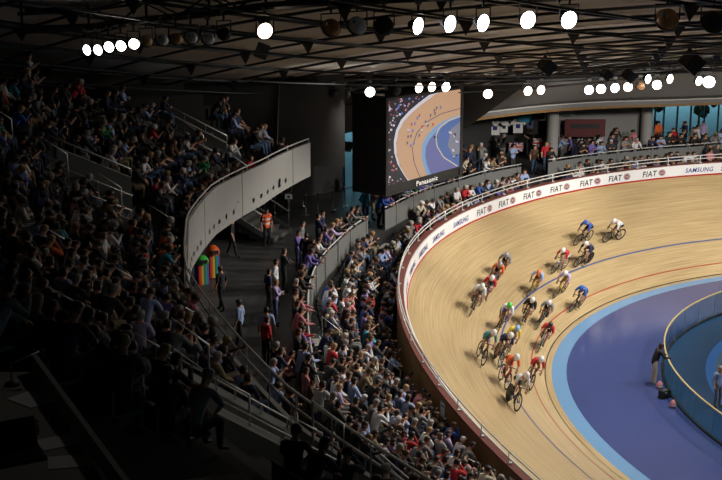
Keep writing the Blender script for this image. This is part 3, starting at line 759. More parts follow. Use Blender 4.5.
# seat numbers, counted from the nearest stepped aisle on the near side of each seat
def seat_no(f):
    A = AIS_L if f['zone'] == 'low' else AIS_U
    bigger = [a for a in A if a > f['s']]
    if bigger: a = min(bigger)
    else: a = None
    same = [g for g in allseats if g['zone'] == f['zone'] and g['row'] == f['row'] and g['s'] >= f['s'] - 1e-6 and (a is None or g['s'] < a)]
    return a, len(same)
allseats = [f for f in folk if f['pose'] == 'sit'] + [e for e in empties]
NUM = ['zero', 'first', 'second', 'third', 'fourth', 'fifth', 'sixth', 'seventh', 'eighth', 'ninth', 'tenth', 'eleventh', 'twelfth', 'thirteenth', 'fourteenth', 'fifteenth', 'sixteenth', 'seventeenth', 'eighteenth', 'nineteenth', 'twentieth', 'twenty-first', 'twenty-second', 'twenty-third', 'twenty-fourth', 'twenty-fifth']
AN = {21.8: 'middle', 28.2: 'lower', 34.6: 'nearest', 11.4: 'screen-side', .9: 'far', -8.3: 'farthest'}
AU = {17.5: 'farthest', 22.6: 'second-farthest', 29.0: 'middle', 35.5: 'lower', 42.0: 'near', 48.5: 'nearest'}
def where(f, lab):
    if f['pose'] == 'sit':
        a, k = seat_no(f); r = NUM[f['row']+1]
        if f['zone'] == 'low': return '%s, lower stand, %s row from track, %s seat beyond %s aisle' % (lab, r, NUM[min(k, 25)], AN.get(a, 'nearest'))
        return '%s, dim upper stand, %s row from its front, %s seat beyond %s aisle' % (lab, r, NUM[min(k, 25)], AU.get(a, 'nearest'))
cand = sorted([f for f in folk if f['in'] and not f['hid']], key=size_score, reverse=True)
explicit = [  # people on the concourse with places of their own: s, d, template, turn, shirt, trousers, hair, label
 (20.0, 12.62, 3, 2.4, 'black', 'black', 'brown', 'man in black shirt walking alone on the grey concourse beside the coloured bins'),
 (22.7, 12.35, 3, 2.6, 'pale blue', 'black', 'dark', 'man in short-sleeved pale blue shirt and black trousers walking down the concourse'),
 (23.4, 11.66, 0, 1.4, 'pale blue', 'black', 'dark', 'man in pale blue shirt standing beside the crowd at the balustrade'),
 (15.0, 13.01, 3, .2, 'black', 'black', 'dark', 'person in black walking under the curved pale grey stand front'),
 (16.6, 9.6, 4, 1.2, 'black', 'black', 'dark', 'person in black suit standing alone on concourse behind the purple shirted man'),
 (15.8, 9.0, 5, .3, 'purple', 'navy', 'dark', 'man in bright purple shirt leaning at the concourse balustrade'),
]
exps = [(P(e[0], e[1])) for e in explicit]
cand = [f for f in cand if all(math.hypot(f['p'][0]-x, f['p'][1]-y) > .5 for x, y in exps)]
# keep the open walkway clear
indiv = cand[:282]
idset = set(id(f) for f in indiv); rest = [f for f in folk if id(f) not in idset and all(math.hypot(f['p'][0]-x, f['p'][1]-y) > .5 for x, y in exps)]
def fmtx(f): return frame(f['s'], f['d'], f['z']) @ Matrix.Rotation(f['turn'], 4, 'Z') @ Matrix.Scale(f['h'], 4)
HN = {'dark': 'dark', 'brown': 'brown', 'grey': 'grey', 'fair': 'fair', 'white': 'white'}
seen = {}
fl = sorted([f for f in indiv if f['zone'] == 'fence'], key=lambda f: -f['s'])
for f in indiv:
    t = (SIT if f['pose'] == 'sit' else STD)[f['tmpl']]
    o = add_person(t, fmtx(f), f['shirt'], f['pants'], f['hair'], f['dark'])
    if f['pose'] == 'sit': lb = where(f, 'spectator in ' + f['shirt'].replace('pale blue', 'blue')); g = 'seated spectators in the ' + ('lower stand' if f['zone'] == 'low' else 'upper stand')
    elif f['zone'] == 'fence':
        same = [g for g in fl if g['row'] == f['row'] and g['shirt'] == f['shirt']]; k = same.index(f)
        lb = '%s haired person in %s standing %s the balustrade, %s such from near end' % (HN[f['hair']], f['shirt'].replace('pale blue', 'pale-blue'), 'against' if f['row'] == 0 else 'behind those along', NUM[min(k+1, 25)]); g = 'people standing along the balustrade'
    else: lb = '%s-haired person in %s standing on the far concourse near the tall windows' % (HN[f['hair']], f['shirt']); g = 'people on the far concourse'
    seen[lb] = seen.get(lb, 0) + 1
    tag(o, lb, 'person', g)
for (s, d, ti, tu, sh, pa, ha, lb) in explicit:
    tag(add_person(STD[ti], frame(s, d, zc(s)) @ Matrix.Rotation(tu, 4, 'Z'), sh, pa, ha), lb, 'person')
# one mesh for everybody else
def crowd(name, items, label, cat):
    vs, fs, mi, mats = [], [], [], []
    def gi(m):
        if m not in mats: mats.append(m)
        return mats.index(m)
    base = 0
    for f in items:
        t = (SIT if f['pose'] == 'sit' else STD)[f['tmpl']]; mt = np.array(fmtx(f)); v = t.lv @ mt[:3, :3].T + mt[:3, 3]
        vs.append(v); pal = [gi(M['skin_dark'] if f['dark'] else M['skin']), gi(cloth(f['shirt'], None)), gi(cloth(f['pants'], None)), gi(M['shoe']), gi(HAIR[f['hair']])]
        for q, g in zip(t.lf, t.lt): fs.append(tuple(a + base for a in q)); mi.append(pal[g])
        base += len(v)
    me = bpy.data.meshes.new(name); me.from_pydata(np.concatenate(vs).tolist(), [], fs)
    for m in mats: me.materials.append(m)
    me.polygons.foreach_set('material_index', mi); me.polygons.foreach_set('use_smooth', [True]*len(fs)); me.update()
    o = bpy.data.objects.new(name, me); COL.objects.link(o); return tag(o, label, cat, kind='stuff')
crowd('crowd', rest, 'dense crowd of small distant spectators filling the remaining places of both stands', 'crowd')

# ------------------------------------------------------------------ seats
def seat_mb(part):
    q = MB()
    if part == 'seat': q.box((0, .02, .42), (.43, .40, .05), 'seat'); q.box((0, -.02, .21), (.06, .06, .42), 'dark_metal'); 
    else:
        q.box((0, -.21, .62), (.42, .04, .36), 'seat'); q.box((0, -.19, .45), (.30, .03, .06), 'seat')
    return q
ds = seat_mb('seat').data('stadium_seat'); db = seat_mb('back').data('backrest')
em = []
for e in empties:
    e['p'] = pt(e['s'], e['d'], e['z']); e['pr'] = project((e['p'][0], e['p'][1], e['z']+.5))
    if e['pr'] and -10 < e['pr'][0] < 732 and 0 < e['pr'][1] < 500: em.append(e)
em.sort(key=lambda e: -e['pr'][2]*(1 if e['zone'] == 'low' else .6))
for e in em:
    o = bpy.data.objects.new('stadium_seat', ds); COL.objects.link(o); o.matrix_world = frame(e['s'], e['d'], e['z']); c = bpy.data.objects.new('backrest', db); COL.objects.link(c); c.parent = o
    tag(o, where(dict(e, pose='sit'), 'empty black seat').replace(' stand', '') if e['zone'] == 'up' else where(dict(e, pose='sit'), 'empty black seat').replace('lower stand', 'lower'), 'seat', 'empty black stadium seats')
sv_, sf_ = [], []
a_ = seat_mb('seat'); b_ = seat_mb('back'); tv = np.array(a_.v + b_.v); tf = a_.f + [tuple(i + len(a_.v) for i in f) for f in b_.f]
q = MB()
for f in folk:
    if f['pose'] != 'sit': continue
    mt = np.array(frame(f['s'], f['d'], f['z'])); v = tv @ mt[:3, :3].T + mt[:3, 3]; q.mesh(v.tolist(), tf, 'seat')
tag(q.build('stadium_seating'), 'rows of black plastic seats almost wholly covered by the people sitting on them', 'seating', kind='stuff')

# ------------------------------------------------------------------ bicycles and riders
def ring(q, c, R_, r, m, n=28, k=6):
    vs = []; 
    for i in range(n):
        a = 2*PI*i/n
        for j in range(k): b = 2*PI*j/k; rr = R_ + r*math.cos(b); vs.append((c[0] + r*math.sin(b), c[1] + rr*math.cos(a), c[2] + rr*math.sin(a)))
    q.mesh(vs, [(i*k+j, i*k+(j+1) % k, ((i+1) % n)*k+(j+1) % k, ((i+1) % n)*k+j) for i in range(n) for j in range(k)], m, True)
def wheel_mb(c, disc, m='black'):
    q = MB(); ring(q, c, .325, .012, 'tyre'); 
    if disc:
        for sx in (-1, 1): q.lathe([(.315, 0), (.10, .012), (.02, .03)], m, 28, Matrix.Rotation(sx*PI/2, 3, 'Y'), c)
    else:
        q.lathe([(.318, -.009), (.318, .009), (.265, .006), (.265, -.006), (.318, -.009)], m, 28, Matrix.Rotation(PI/2, 3, 'Y'), c)
        for i in range(12):
            a = 2*PI*i/12; q.tube([c, (c[0], c[1]+.27*math.cos(a), c[2]+.27*math.sin(a))], .004, 'spoke', 4)
        q.lathe([(.02, -.04), (.02, .04)], 'dark_metal', 8, Matrix.Rotation(PI/2, 3, 'Y'), c)
    return q
BK = {}
def bike_parts(col, disc, up):
    k = (col, disc, up)
    if k in BK: return BK[k]
    fm = mat('frame_' + col, {'black': (.02, .02, .02), 'white': (.7, .7, .7), 'red': (.45, .02, .02), 'blue': (.02, .08, .35), 'yellow': (.7, .5, .03), 'silver': (.4, .4, .42)}[col], .3)
    F = MB(); bb = (0, -.08, .28); st = (0, -.24, .82); hb = (0, .34, .80); hl = (0, .36, .70); ra = (0, -.50, .335); fa = (0, .50, .335)
    F.tube([bb, hl], .022, fm, 8); F.tube([bb, st], .018, fm, 8); F.tube([st, hb], .016, fm, 8); F.tube([hl, hb], .02, fm, 8)
    for sx in (-1, 1):
        F.tube([bb, (sx*.05, -.5, .335)], .011, fm, 6); F.tube([(0, -.23, .78), (sx*.05, -.5, .335)], .009, fm, 6); F.tube([(sx*.02, .37, .69), (sx*.05, .5, .335)], .012, fm, 6)
    H = MB(); H.tube([hb, (0, .40, .87), (0, .44, .87)], .014, 'dark_metal', 6)
    pts = [(-.20, .36, .74), (-.20, .47, .73), (-.20, .53, .80), (-.19, .46, .86), (0, .44, .87), (.19, .46, .86), (.20, .53, .80), (.20, .47, .73), (.20, .36, .74)]; H.tube(pts, .014, 'black', 6)
    S2 = MB(); S2.tube([st, (0, -.26, .91)], .013, 'dark_metal', 6); S2.mesh([(-.07, -.40, .93), (.07, -.40, .93), (.02, -.13, .935), (-.02, -.13, .935), (-.06, -.40, .90), (.06, -.40, .90), (.015, -.13, .91), (-.015, -.13, .91)], [(0,1,2,3), (4,7,6,5), (0,4,5,1), (1,5,6,2), (2,6,7,3), (3,7,4,0)], 'black')
    C_ = MB(); C_.lathe([(.10, -.004), (.10, .004), (.03, .006)], 'spoke', 16, Matrix.Rotation(PI/2, 3, 'Y'), (.045, -.08, .28)); sg = 1 if up else -1
    C_.tube([(.06, -.08, .28), (.08, -.08, .28 - sg*.17)], .011, 'dark_metal', 5); C_.tube([(-.06, -.08, .28), (-.08, -.08, .28 + sg*.17)], .011, 'dark_metal', 5); C_.tube([(-.06, -.08, .28), (.06, -.08, .28)], .014, 'dark_metal', 6)
    for sx, zz in ((1, .28-sg*.17), (-1, .28+sg*.17)): C_.box((sx*.12, -.08, zz), (.08, .07, .02), 'dark_metal')
    BK[k] = [('bicycle', F.data('frame')), ('front_wheel', wheel_mb(fa, False).data('front_wheel')), ('rear_wheel', wheel_mb(ra, disc, 'black').data('rear_wheel')), ('handlebar', H.data('handlebar')), ('saddle', S2.data('saddle')), ('crankset', C_.data('crankset'))]
    return BK[k]
def rider_joints(up, lean=0):
    J = {'pelvis': (0, -.25, 1.02), 'waist': (0, -.08, 1.11), 'chest': (0, .12, 1.165+lean), 'neck': (0, .29, 1.22+lean), 'head': (0, .42, 1.28+lean)}
    for k, sx, low in (('L', -1, not up), ('R', 1, up)):
        J['sh'+k] = (sx*.175, .22, 1.165+lean); J['el'+k] = (sx*.25, .28, .97+lean*.5); J['ha'+k] = (sx*.205, .40, .80)
        J['hip'+k] = (sx*.085, -.22, .98)
        if low: J['knee'+k] = (sx*.10, .10, .66); J['ankle'+k] = (sx*.095, -.12, .24); J['toe'+k] = (sx*.11, .02, .14)
        else: J['knee'+k] = (sx*.11, .17, .93); J['ankle'+k] = (sx*.095, -.10, .58); J['toe'+k] = (sx*.11, .03, .49)
    J = {k: Vector(v) for k, v in J.items()}; J['face'] = Vector((0, 1, -.25)); J['curl'] = 1.0; return J
RT = []
for up in (True, False):
    for ln in (0, .05):
        t = make_template(rider_joints(up, ln), False); J = t.J; hd = J['head']; dr = (hd - J['neck']).normalized(); ff = (Vector((0, 1, -.25)) - dr*Vector((0, 1, -.25)).dot(dr)).normalized(); sd = dr.cross(ff)
        mt = Matrix((sd, ff, dr)).transposed(); q = MB(); q.sphere(hd + dr*.045 - ff*.015, .118, 'white', 14, (.92, 1.22, 1.0), mt)
        t.helmet = q.data('helmet'); v = t.body; RT.append((up, t))
        # shorts stop above the knee
        bm = bmesh.new(); bm.from_mesh(t.trousers); kz = [J['kneeL'], J['kneeR']]
        dele = [f for f in bm.faces if min((f.calc_center_median() - k).length for k in kz) < .20 or f.calc_center_median().z < .62 and f.calc_center_median().y > -.2 or f.calc_center_median().z < .5]
        bmesh.ops.delete(bm, geom=dele, context='FACES'); t.shorts = bpy.data.meshes.new('shorts'); bm.to_mesh(t.shorts); bm.free(); t.shorts.polygons.foreach_set('use_smooth', [True]*len(t.shorts.polygons))
RIDERS = [  # s, plan distance d, jersey, shorts, helmet, bicycle, disc, place
 (1.62, 2.62, 'white', 'black', 'white', 'black', 0, 'last of all, highest on the far banking'),
 (3.38, 2.9, 'blue', 'black', 'blue', 'black', 0, 'just above the blue line near the back'),
 (6.25, 2.08, 'red', 'white', 'white', 'white', 0, 'crossing the blue line behind the orange rider'),
 (4.5, 1.94, 'navy', 'navy', 'white', 'black', 1, 'on the blue line near the back'),
 (10.2, 3.1, 'grey', 'black', 'grey', 'black', 0, 'first of the upper file of four'),
 (11.5, 3.0, 'orange', 'navy', 'grey', 'silver', 0, 'second of the upper file of four'),
 (13.1, 2.95, 'red', 'navy', 'white', 'blue', 0, 'third of the upper file of four'),
 (14.7, 3.2, 'white', 'black', 'white', 'black', 0, 'lowest of the upper file of four'),
 (9.38, 1.84, 'pale blue', 'orange', 'orange', 'yellow', 0, 'on the blue line in mid bunch'),
 (7.75, 1.2, 'lilac', 'yellow', 'white', 'yellow', 0, 'below the blue line in mid bunch'),
 (7.62, .40, 'blue', 'black', 'blue', 'black', 0, 'alone beside the red and black lines'),
 (12.4, 1.35, 'black', 'black', 'white', 'black', 0, 'left of the pair in mid track'),
 (11.25, .8, 'grey', 'black', 'white', 'black', 0, 'right of the pair in mid track'),
 (14.62, 2.03, 'white', 'purple', 'green', 'black', 0, 'in mid bunch with bright headgear'),
 (13.38, .40, 'red', 'black', 'black', 'silver', 0, 'low by the red line, rear of two'),
 (19.0, 2.93, 'teal', 'grey', 'white', 'black', 0, 'outermost of the leading bunch'),
 (16.5, 1.69, 'yellow', 'pale blue', 'pale blue', 'blue', 0, 'at the rear of the leading bunch'),
 (18.1, 2.15, 'navy', 'navy', 'white', 'black', 1, 'in the middle of the leading bunch'),
 (20.3, 2.3, 'orange', 'red', 'white', 'red', 0, 'just behind the front rider'),
 (22.3, 2.55, 'white', 'black', 'white', 'black', 1, 'leading the whole bunch'),
 (18.62, .97, 'red', 'red', 'white', 'black', 0, 'front of two low by the red line'),
]
HMAT = {}
for i, (s, sd_, jer, sho, hel, bk, disc, place) in enumerate(RIDERS):
    b = bank(s); n2 = normal2(s); t3 = Vector((*_tan(s), 0)).normalized(); nn = Vector((n2.x, n2.y, 0))
    s -= .45; pos = Vector(pt(s, sd_, sd_*math.tan(b))); up3 = (Vector((0, 0, 1))*math.cos(b*.62) - nn*math.sin(b*.62)).normalized()
    wob = R.uniform(-.05, .05); fw = (Matrix.Rotation(wob, 3, up3) @ t3).normalized(); fw = (fw - up3*fw.dot(up3)).normalized(); rt = fw.cross(up3).normalized()
    mt = Matrix((rt, fw, up3)).transposed().to_4x4(); mt.translation = pos + up3*.012
    parts = bike_parts(bk, bool(disc), RT[i % 4][0]); root = empty('track_bicycle', mtx=mt)
    for nm, me in parts:
        o = bpy.data.objects.new('frame' if nm == 'bicycle' else nm, me); COL.objects.link(o); o.parent = root
    tag(root, '%s track bicycle ridden by rider in %s %s' % (bk, jer, place), 'bicycle', 'bicycles of the racing bunch')
    t = RT[i % 4][1]; o = bpy.data.objects.new('person', t.body); COL.objects.link(o); o.matrix_world = mt
    sl = o.material_slots[t.skin_i]; sl.link = 'OBJECT'; sl.material = M['skin']
    for nm, me, m in (('jersey', t.shirt, cloth(jer, None)), ('shorts', t.shorts, None), ('helmet', t.helmet, None)):
        c = bpy.data.objects.new(nm, me); COL.objects.link(c); c.parent = o
        if not me.materials: me.materials.append(M['white'])
        c.material_slots[0].link = 'OBJECT'
        if nm == 'shorts': m = cloth(sho, None)
        if nm == 'helmet':
            if hel not in HMAT: HMAT[hel] = mat('helmet_shell_' + hel.replace(' ', '_'), {'white': (.75, .75, .76), 'grey': (.3, .32, .36), 'blue': (.03, .12, .5), 'black': (.02, .02, .02), 'green': (.1, .6, .08), 'orange': (.75, .2, .04), 'pale blue': (.25, .5, .8)}[hel], .3)
            m = HMAT[hel]
        c.material_slots[0].material = m
    lb = 'racing cyclist in %s jersey and %s helmet, %s' % (jer, hel, place); w_ = lb.split()
    tag(o, ' '.join(w_[:16]), 'person', 'racing cyclists on the track')

# ------------------------------------------------------------------ infield fence, officials, kit at its foot
FD = -4.78
ff_ = tag(empty('curved_glass_fence', pt(14, FD, 0)), 'curved glass fence with yellow top rail round the pit area inside the track', 'fence')
q = MB(); q.sweep(-30, 45, lambda s: [(FD, .04), (FD, 1.13)], 'fence_glass', step=.4); child(q, 'glass_panel', ff_)
q = MB(); q.sweep(-30, 45, lambda s: [(FD-.03, 1.12), (FD-.03, 1.16), (FD+.03, 1.16), (FD+.03, 1.12)], 'yellow_rail', step=.4, close=True); child(q, 'top_rail', ff_)
q = MB(); q.sweep(-30, 45, lambda s: [(FD-.05, 0), (FD-.05, .07), (FD+.05, .07), (FD+.05, 0)], 'dark_metal', step=.4, close=True); child(q, 'base_rail', ff_)
for s in np.arange(-29, 45, 2.0):
    q = MB(); q.tube([pt(s, FD-.05, .05), pt(s, FD-.05, 1.13)], .018, 'steel', 5); child(q, 'post', ff_)
o = add_person(STD[2], frame(16.15, -4.28, 0) @ Matrix.Rotation(.25, 4, 'Z'), 'black', 'cream', 'dark', True)
o.scale = (1.08, 1.08, 1.04); tag(o, 'official in black jacket and cream trousers standing at the yellow railed glass fence', 'person')
o = add_person(STD[0], frame(19.5, -6.2, 0) @ Matrix.Rotation(-1.2, 4, 'Z'), 'pale blue', 'grey', 'grey')
tag(o, 'person in pale shirt standing inside the glass fenced pit area', 'person')
for s, d, m, nm, lb in ((16.7, -4.45, 'pink', 'pink', 'pink and white bottle bag on the blue floor by the official'), (19.3, -4.5, 'pink', 'pink', 'pink and white bottle bag at the glass fence foot farther from the official')):
    q = MB(); c = Vector(pt(s, d, 0)); q.lathe([(.0, 0), (.11, 0), (.13, .06), (.12, .2), (.06, .26), (.05, .3), (0, .3)], CL['pink'], 12, c=c); q.lathe([(.131, .08), (.131, .14)], 'white', 12, c=c); tag(q.build('kit_bag'), lb, 'bag')
q = MB(); c = pt(18.0, -4.45, .16); q.box(c, (.42, .26, .32), 'black', .5); q.lathe([(.0, .045), (.09, .04), (.11, .0)], 'dark_metal', 12, Matrix.Rotation(PI/2, 3, 'X'), (c[0], c[1]-.15, c[2]+.02)); q.box((c[0], c[1], c[2]+.17), (.2, .04, .03), 'steel', .5)
tag(q.build('floor_speaker'), 'small black box speaker on the blue floor at the glass fence foot', 'speaker')
# small paper notices on the timber wall
for s, lb in ((25.0, 'upper'), (29.3, 'lower')):
    q = MB(); tt = _tan(s); n2 = normal2(s); e = d_edge(s)+.355; z = zb(s)+.12
    for (a, b, m, off) in ((.18, .25, 'paper', 0), (.12, .03, 'logo_blue', .004)):
        c = Vector(pt(s, e + off, z + (.12 if m == 'logo_blue' else 0))); q.poly([c + Vector((tt.x*x, tt.y*x, y)) for x, y in ((-a, -b), (a, -b), (a, b), (-a, b))], m)
    tag(q.build('paper_notice'), 'white paper notice on the brown timber outer wall, %s of the two' % lb, 'notice')

# ------------------------------------------------------------------ helper: a point seen along a line of sight at a given depth
def ray(px, py, D):
    a = px - 361; b = 240 - py; v = Vector((a, FPX*cp + b*sp_, -FPX*sp_ + b*cp)); return Vector((0, 0, CAM_H)) + v*(D/v.y)
def rayz(px, py, z):
    a = px - 361; b = 240 - py; v = Vector((a, FPX*cp + b*sp_, -FPX*sp_ + b*cp)); return Vector((0, 0, CAM_H)) + v*((z - CAM_H)/v.z)
def rot_to(v):
    v = Vector(v).normalized(); return v.to_track_quat('Z', 'Y').to_matrix()

# ------------------------------------------------------------------ floodlights on the catwalks
def lamp_thing(c, aim, r, kind, label, hang=.55):
    """kind: lit, warm, silver, copper, black"""
    root = tag(empty('floodlight', c), label, 'floodlight', 'floodlights hanging under the roof'); R3 = rot_to(aim)
    back = {'lit': 'black', 'warm': 'black', 'silver': 'silver', 'copper': 'copper', 'black': 'black'}[kind]
    q = MB()
    if kind in ('lit', 'warm'): q.lathe([(r*.28, -r*1.25), (r*.45, -r*1.15), (r*.62, -r*.75), (r*1.0, -r*.1), (r*1.05, 0), (r*1.0, .02)], back, 20, R3); q.lathe([(0, -r*1.27), (r*.28, -r*1.25)], back, 20, R3)
    else: q.lathe([(0, -r*1.02), (r*.35, -r*.98), (r*.7, -r*.74), (r*.95, -r*.35), (r*1.03, 0), (r*1.0, .03)], back, 22, R3); q.lathe([(r*.97, -.01), (r*1.07, -.01), (r*1.07, .05), (r*.97, .05)], 'dark_metal', 22, R3)
    o = q.build('housing', root)
    q = MB(); q.lathe([(0, .015), (r*.55, .012), (r*.97, -.005)], {'lit': 'lamp', 'warm': 'lamp_warm'}.get(kind, 'dark_metal'), 22, R3); q.build('lens', root)
    q = MB(); sd = R3 @ Vector((1, 0, 0)); sd.z = 0; sd = sd.normalized() if sd.length > .1 else Vector((1, 0, 0))
    q.tube([sd*r*1.12, sd*r*1.12 + Vector((0, 0, hang*.62)), -sd*r*1.12 + Vector((0, 0, hang*.62)), -sd*r*1.12], .022, 'dark_metal', 5); q.build('yoke', root)
    q = MB(); q.tube([(0, 0, hang*.62), (0, 0, hang)], .03, 'dark_metal', 6); q.box((0, 0, hang), (.16, .12, .10), 'steel'); q.build('clamp', root)
    if kind in ('silver', 'copper'):
        q = MB(); q.box(R3 @ Vector((r*.6, 0, -r*.8)), (r*.28, r*.28, r*.28), 'cyan', 0, R3); ch = q.build('cable_box', root); ch['label'] = 'small blue cable box'
    return root
def depth_near(x): return lerp(x, [87, 265, 357, 570, 722], [39, 35, 33, 31.5, 30])
near = [(87, 50, 'lit', -.75), (98, 50, 'lit', -.6), (109, 47, 'lit', -.35), (121, 46, 'lit', -.3), (134, 44, 'lit', -.2), (146, 41, 'copper', 1), (162, 40, 'silver', 1), (176, 39, 'copper', 1), (191, 38, 'silver', 1), (208, 39, 'silver', 1), (224, 34, 'black', 1),
        (265, 31, 'warm', .3), (331, 28, 'copper', 1), (357, 26, 'silver', 1), (384, 26, 'black', 1), (418, 26, 'lit', 1.1), (450, 24, 'lit', .95), (483, 23, 'lit', .9), (528, 20, 'lit', .55), (569, 20, 'lit', .5), (667, 20, 'copper', 1), (713, 22, 'black', 1)]
litn = 0
for i, (x, y, k, tw) in enumerate(near):
    D = depth_near(x); c = ray(x, y, D); to = (Vector((0, 0, CAM_H)) - c).normalized()
    side = to.cross(Vector((0, 0, 1))).normalized()
    if k in ('lit', 'warm'): aim = (to + side*(-tw)*1.15 + Vector((0, 0, -.25))).normalized(); r = .148 if x < 200 else .205
    else: aim = (-to*.75 + side*.3 + Vector((0, 0, -.55))).normalized(); r = .17 if x < 300 else .225
    if x > 600: r = .25
    nm = {'lit': 'lit white floodlight', 'warm': 'lit warm floodlight', 'silver': 'unlit silver-bowled floodlight', 'copper': 'unlit bronze-bowled floodlight', 'black': 'unlit black-bowled floodlight'}[k]
    same = [j for j, q_ in enumerate(near) if q_[2] == k]; lamp_thing(c, aim, r, k, '%s on the near catwalk, %s of its kind from the left' % (nm, NUM[same.index(i)+1]) if len(same) > 1 else nm + ' on the near catwalk, the only one of its kind')
far = [(370, 92, 'lit', .1), (419, 88, 'warm', .7), (432, 87, 'warm', .7), (446, 87, 'lit', .6), (488, 94, 'warm', .2), (528, 91, 'warm', .5), (541, 90, 'warm', .6), (589, 90, 'lit', .3), (601, 89, 'lit', .1), (615, 88, 'lit', .4), (628, 87, 'warm', .1), (640, 86, 'copper', 1), (648, 79, 'lit', 1.2), (657, 85, 'lit', .1), (670, 79, 'warm', 1.0), (699, 81, 'lit', 1.0), (709, 82, 'lit', 0), (396, 90, 'black', 1), (334, 94, 'black', 1), (345, 94, 'black', 1)]
def depth_far(x): return lerp(x, [330, 488, 722], [57, 61, 63])
for i, (x, y, k, tw) in enumerate(far):
    c = ray(x, y, depth_far(x)); to = (Vector((0, 0, CAM_H)) - c).normalized(); side = to.cross(Vector((0, 0, 1))).normalized()
    aim = (to - side*tw + Vector((0, 0, -.2))).normalized() if k in ('lit', 'warm') else (-to*.7 + side*.4 + Vector((0, 0, -.5))).normalized()
    same = [j for j, q_ in enumerate(far) if q_[2] == k]; nm = {'lit': 'small lit white floodlight', 'warm': 'small lit warm floodlight', 'copper': 'small unlit bronze floodlight', 'black': 'small unlit black floodlight'}[k]
    same.sort(key=lambda j: far[j][0])
    lamp_thing(c, aim, .21 if x < 700 else .27, k, '%s on the far catwalk, %s of its kind from the left' % (nm, NUM[same.index(i)+1]) if len(same) > 1 else nm + ' on the far catwalk, the only one of its kind', .45)
def catwalk(pts, w_, h, label):
    root = tag(empty('lighting_catwalk', pts[0]), label, 'catwalk'); up = Vector((0, 0, h))
    q = MB()
    for off in (0, w_):
        ps = [Vector(p) + Vector((0, off, 0)) for p in pts]; q.tube(ps, .06, 'dark_metal', 5); q.tube([p + up for p in ps], .05, 'dark_metal', 5)
        L = []
        for a, b in zip(ps[:-1], ps[1:]):
            n = max(1, int((b-a).length/1.0))
            for j in range(n): L.append(a.lerp(b, j/n))
        for j in range(len(L)-1): q.tube([L[j] + (up if j % 2 else Vector()), L[j+1] + (Vector() if j % 2 else up)], .025, 'dark_metal', 4)
    child(q, 'truss', root)
    q = MB()
    for a, b in zip(pts[:-1], pts[1:]): a = Vector(a); b = Vector(b); q.mesh([a, b, b+Vector((0, w_, 0)), a+Vector((0, w_, 0)), a+Vector((0, 0, .06)), b+Vector((0, 0, .06)), b+Vector((0, w_, .06)), a+Vector((0, w_, .06))], [(0,1,2,3), (4,7,6,5), (0,4,5,1), (2,6,7,3)], 'black')
    child(q, 'walkway', root)
    q = MB()
    for i in range(len(pts)):
        p = Vector(pts[i]); zt = roofz(p.x, p.y); 
        if zt > p.z + .3: q.tube([p + Vector((0, w_/2, 0)), (p.x, p.y + w_/2, zt)], .04, 'dark_metal', 5)
    child(q, 'hanger', root)
off = Vector((0, 0, .58))
catwalk([ray(x, lerp(x, [60, 134, 208, 265, 357, 450, 569, 760], [53, 44, 38, 31, 27, 24, 20, 16]), depth_near(x)) + off for x in (20, 87, 145, 208, 265, 330, 400, 480, 570, 660, 760)], .9, .5, 'dark lighting catwalk carrying the near row of floodlights')
catwalk([ray(x, lerp(x, [230, 370, 488, 600, 730], [98, 90, 91, 87, 80]), depth_far(x)) + Vector((0, 0, .48)) for x in (225, 300, 370, 430, 490, 550, 610, 670, 760)], .7, .4, 'thin dark lighting catwalk carrying the far row of floodlights')
for x, y, D, sz, lb in ((547, 66, 50, .5, 'black hanging loudspeaker box above the far concourse column'), (692, 62, 48, .62, 'black hanging loudspeaker box near the right end of the far catwalk'), (629, 76, 58, .45, 'black hanging loudspeaker box between the far floodlights'), (606, 74, 58, .4, 'small black hanging box beside the far floodlights')):
    c = ray(x, y, D); root = tag(empty('hanging_speaker', c), lb, 'speaker'); rt_ = Matrix.Rotation(.7, 3, 'Y') @ Matrix.Rotation(.5, 3, 'Z')
    q = MB(); q.box((0, 0, 0), (sz, sz*.8, sz), 'black', 0, rt_); q.build('cabinet', root); q = MB(); q.box(rt_ @ Vector((0, -sz*.41, 0)), (sz*.86, .02, sz*.86), 'dark_metal', 0, rt_); q.build('grille', root)
    q = MB(); q.tube([(-sz*.3, 0, sz*.4), (0, 0, sz*1.1), (sz*.3, 0, sz*.4)], .02, 'dark_metal', 5); q.tube([(0, 0, sz*1.1), (0, 0, roofz(c.x, c.y)-c.z)], .015, 'dark_metal', 5); q.build('bracket', root)
c = ray(262, 51, 45.5); q = MB(); q.box(c, (.42, .03, .5), 'clad_dark', 0, Matrix.Rotation(.35, 3, 'Y')); tag(q.build('hanging_plate'), 'small dark square plate hanging below the lit warm floodlight', 'plate')

# ------------------------------------------------------------------ big screen
TL, BL, TR, BR = ray(388, 100.5, 58.5), ray(388, 186, 58.5), ray(460.5, 89, 64), ray(459.5, 166.5, 64)
BL = Vector((TL.x, TL.y, BL.z)); BR = Vector((TR.x, TR.y, BR.z))
ux = (BR - BL); ux.z = 0; ux.normalize(); nrm = Vector((ux.y, -ux.x, 0)); nrm = nrm if nrm.dot(Vector((0, 0, 0)) - TL) > 0 else -nrm
def sp(u, v, o=0): return BL.lerp(BR, u).lerp(TL.lerp(TR, u), v) + nrm*o
scr = tag(empty('video_screen', BL), 'large black framed video screen above the concourse showing the race', 'screen')
q = MB()
def hexa(q, c8, m): q.mesh(c8, [(0,1,2,3), (4,7,6,5), (0,4,5,1), (1,5,6,2), (2,6,7,3), (3,7,4,0)], m)
hexa(q, [sp(-.02, -.115, -.02), sp(1.03, -.115, -.02), sp(1.03, 1.03, -.02), sp(-.02, 1.03, -.02), sp(-.02, -.115, -1.7), sp(1.03, -.115, -1.7), sp(1.03, 1.03, -1.7), sp(-.02, 1.03, -1.7)], 'black'); child(q, 'cabinet', scr)
q = MB()
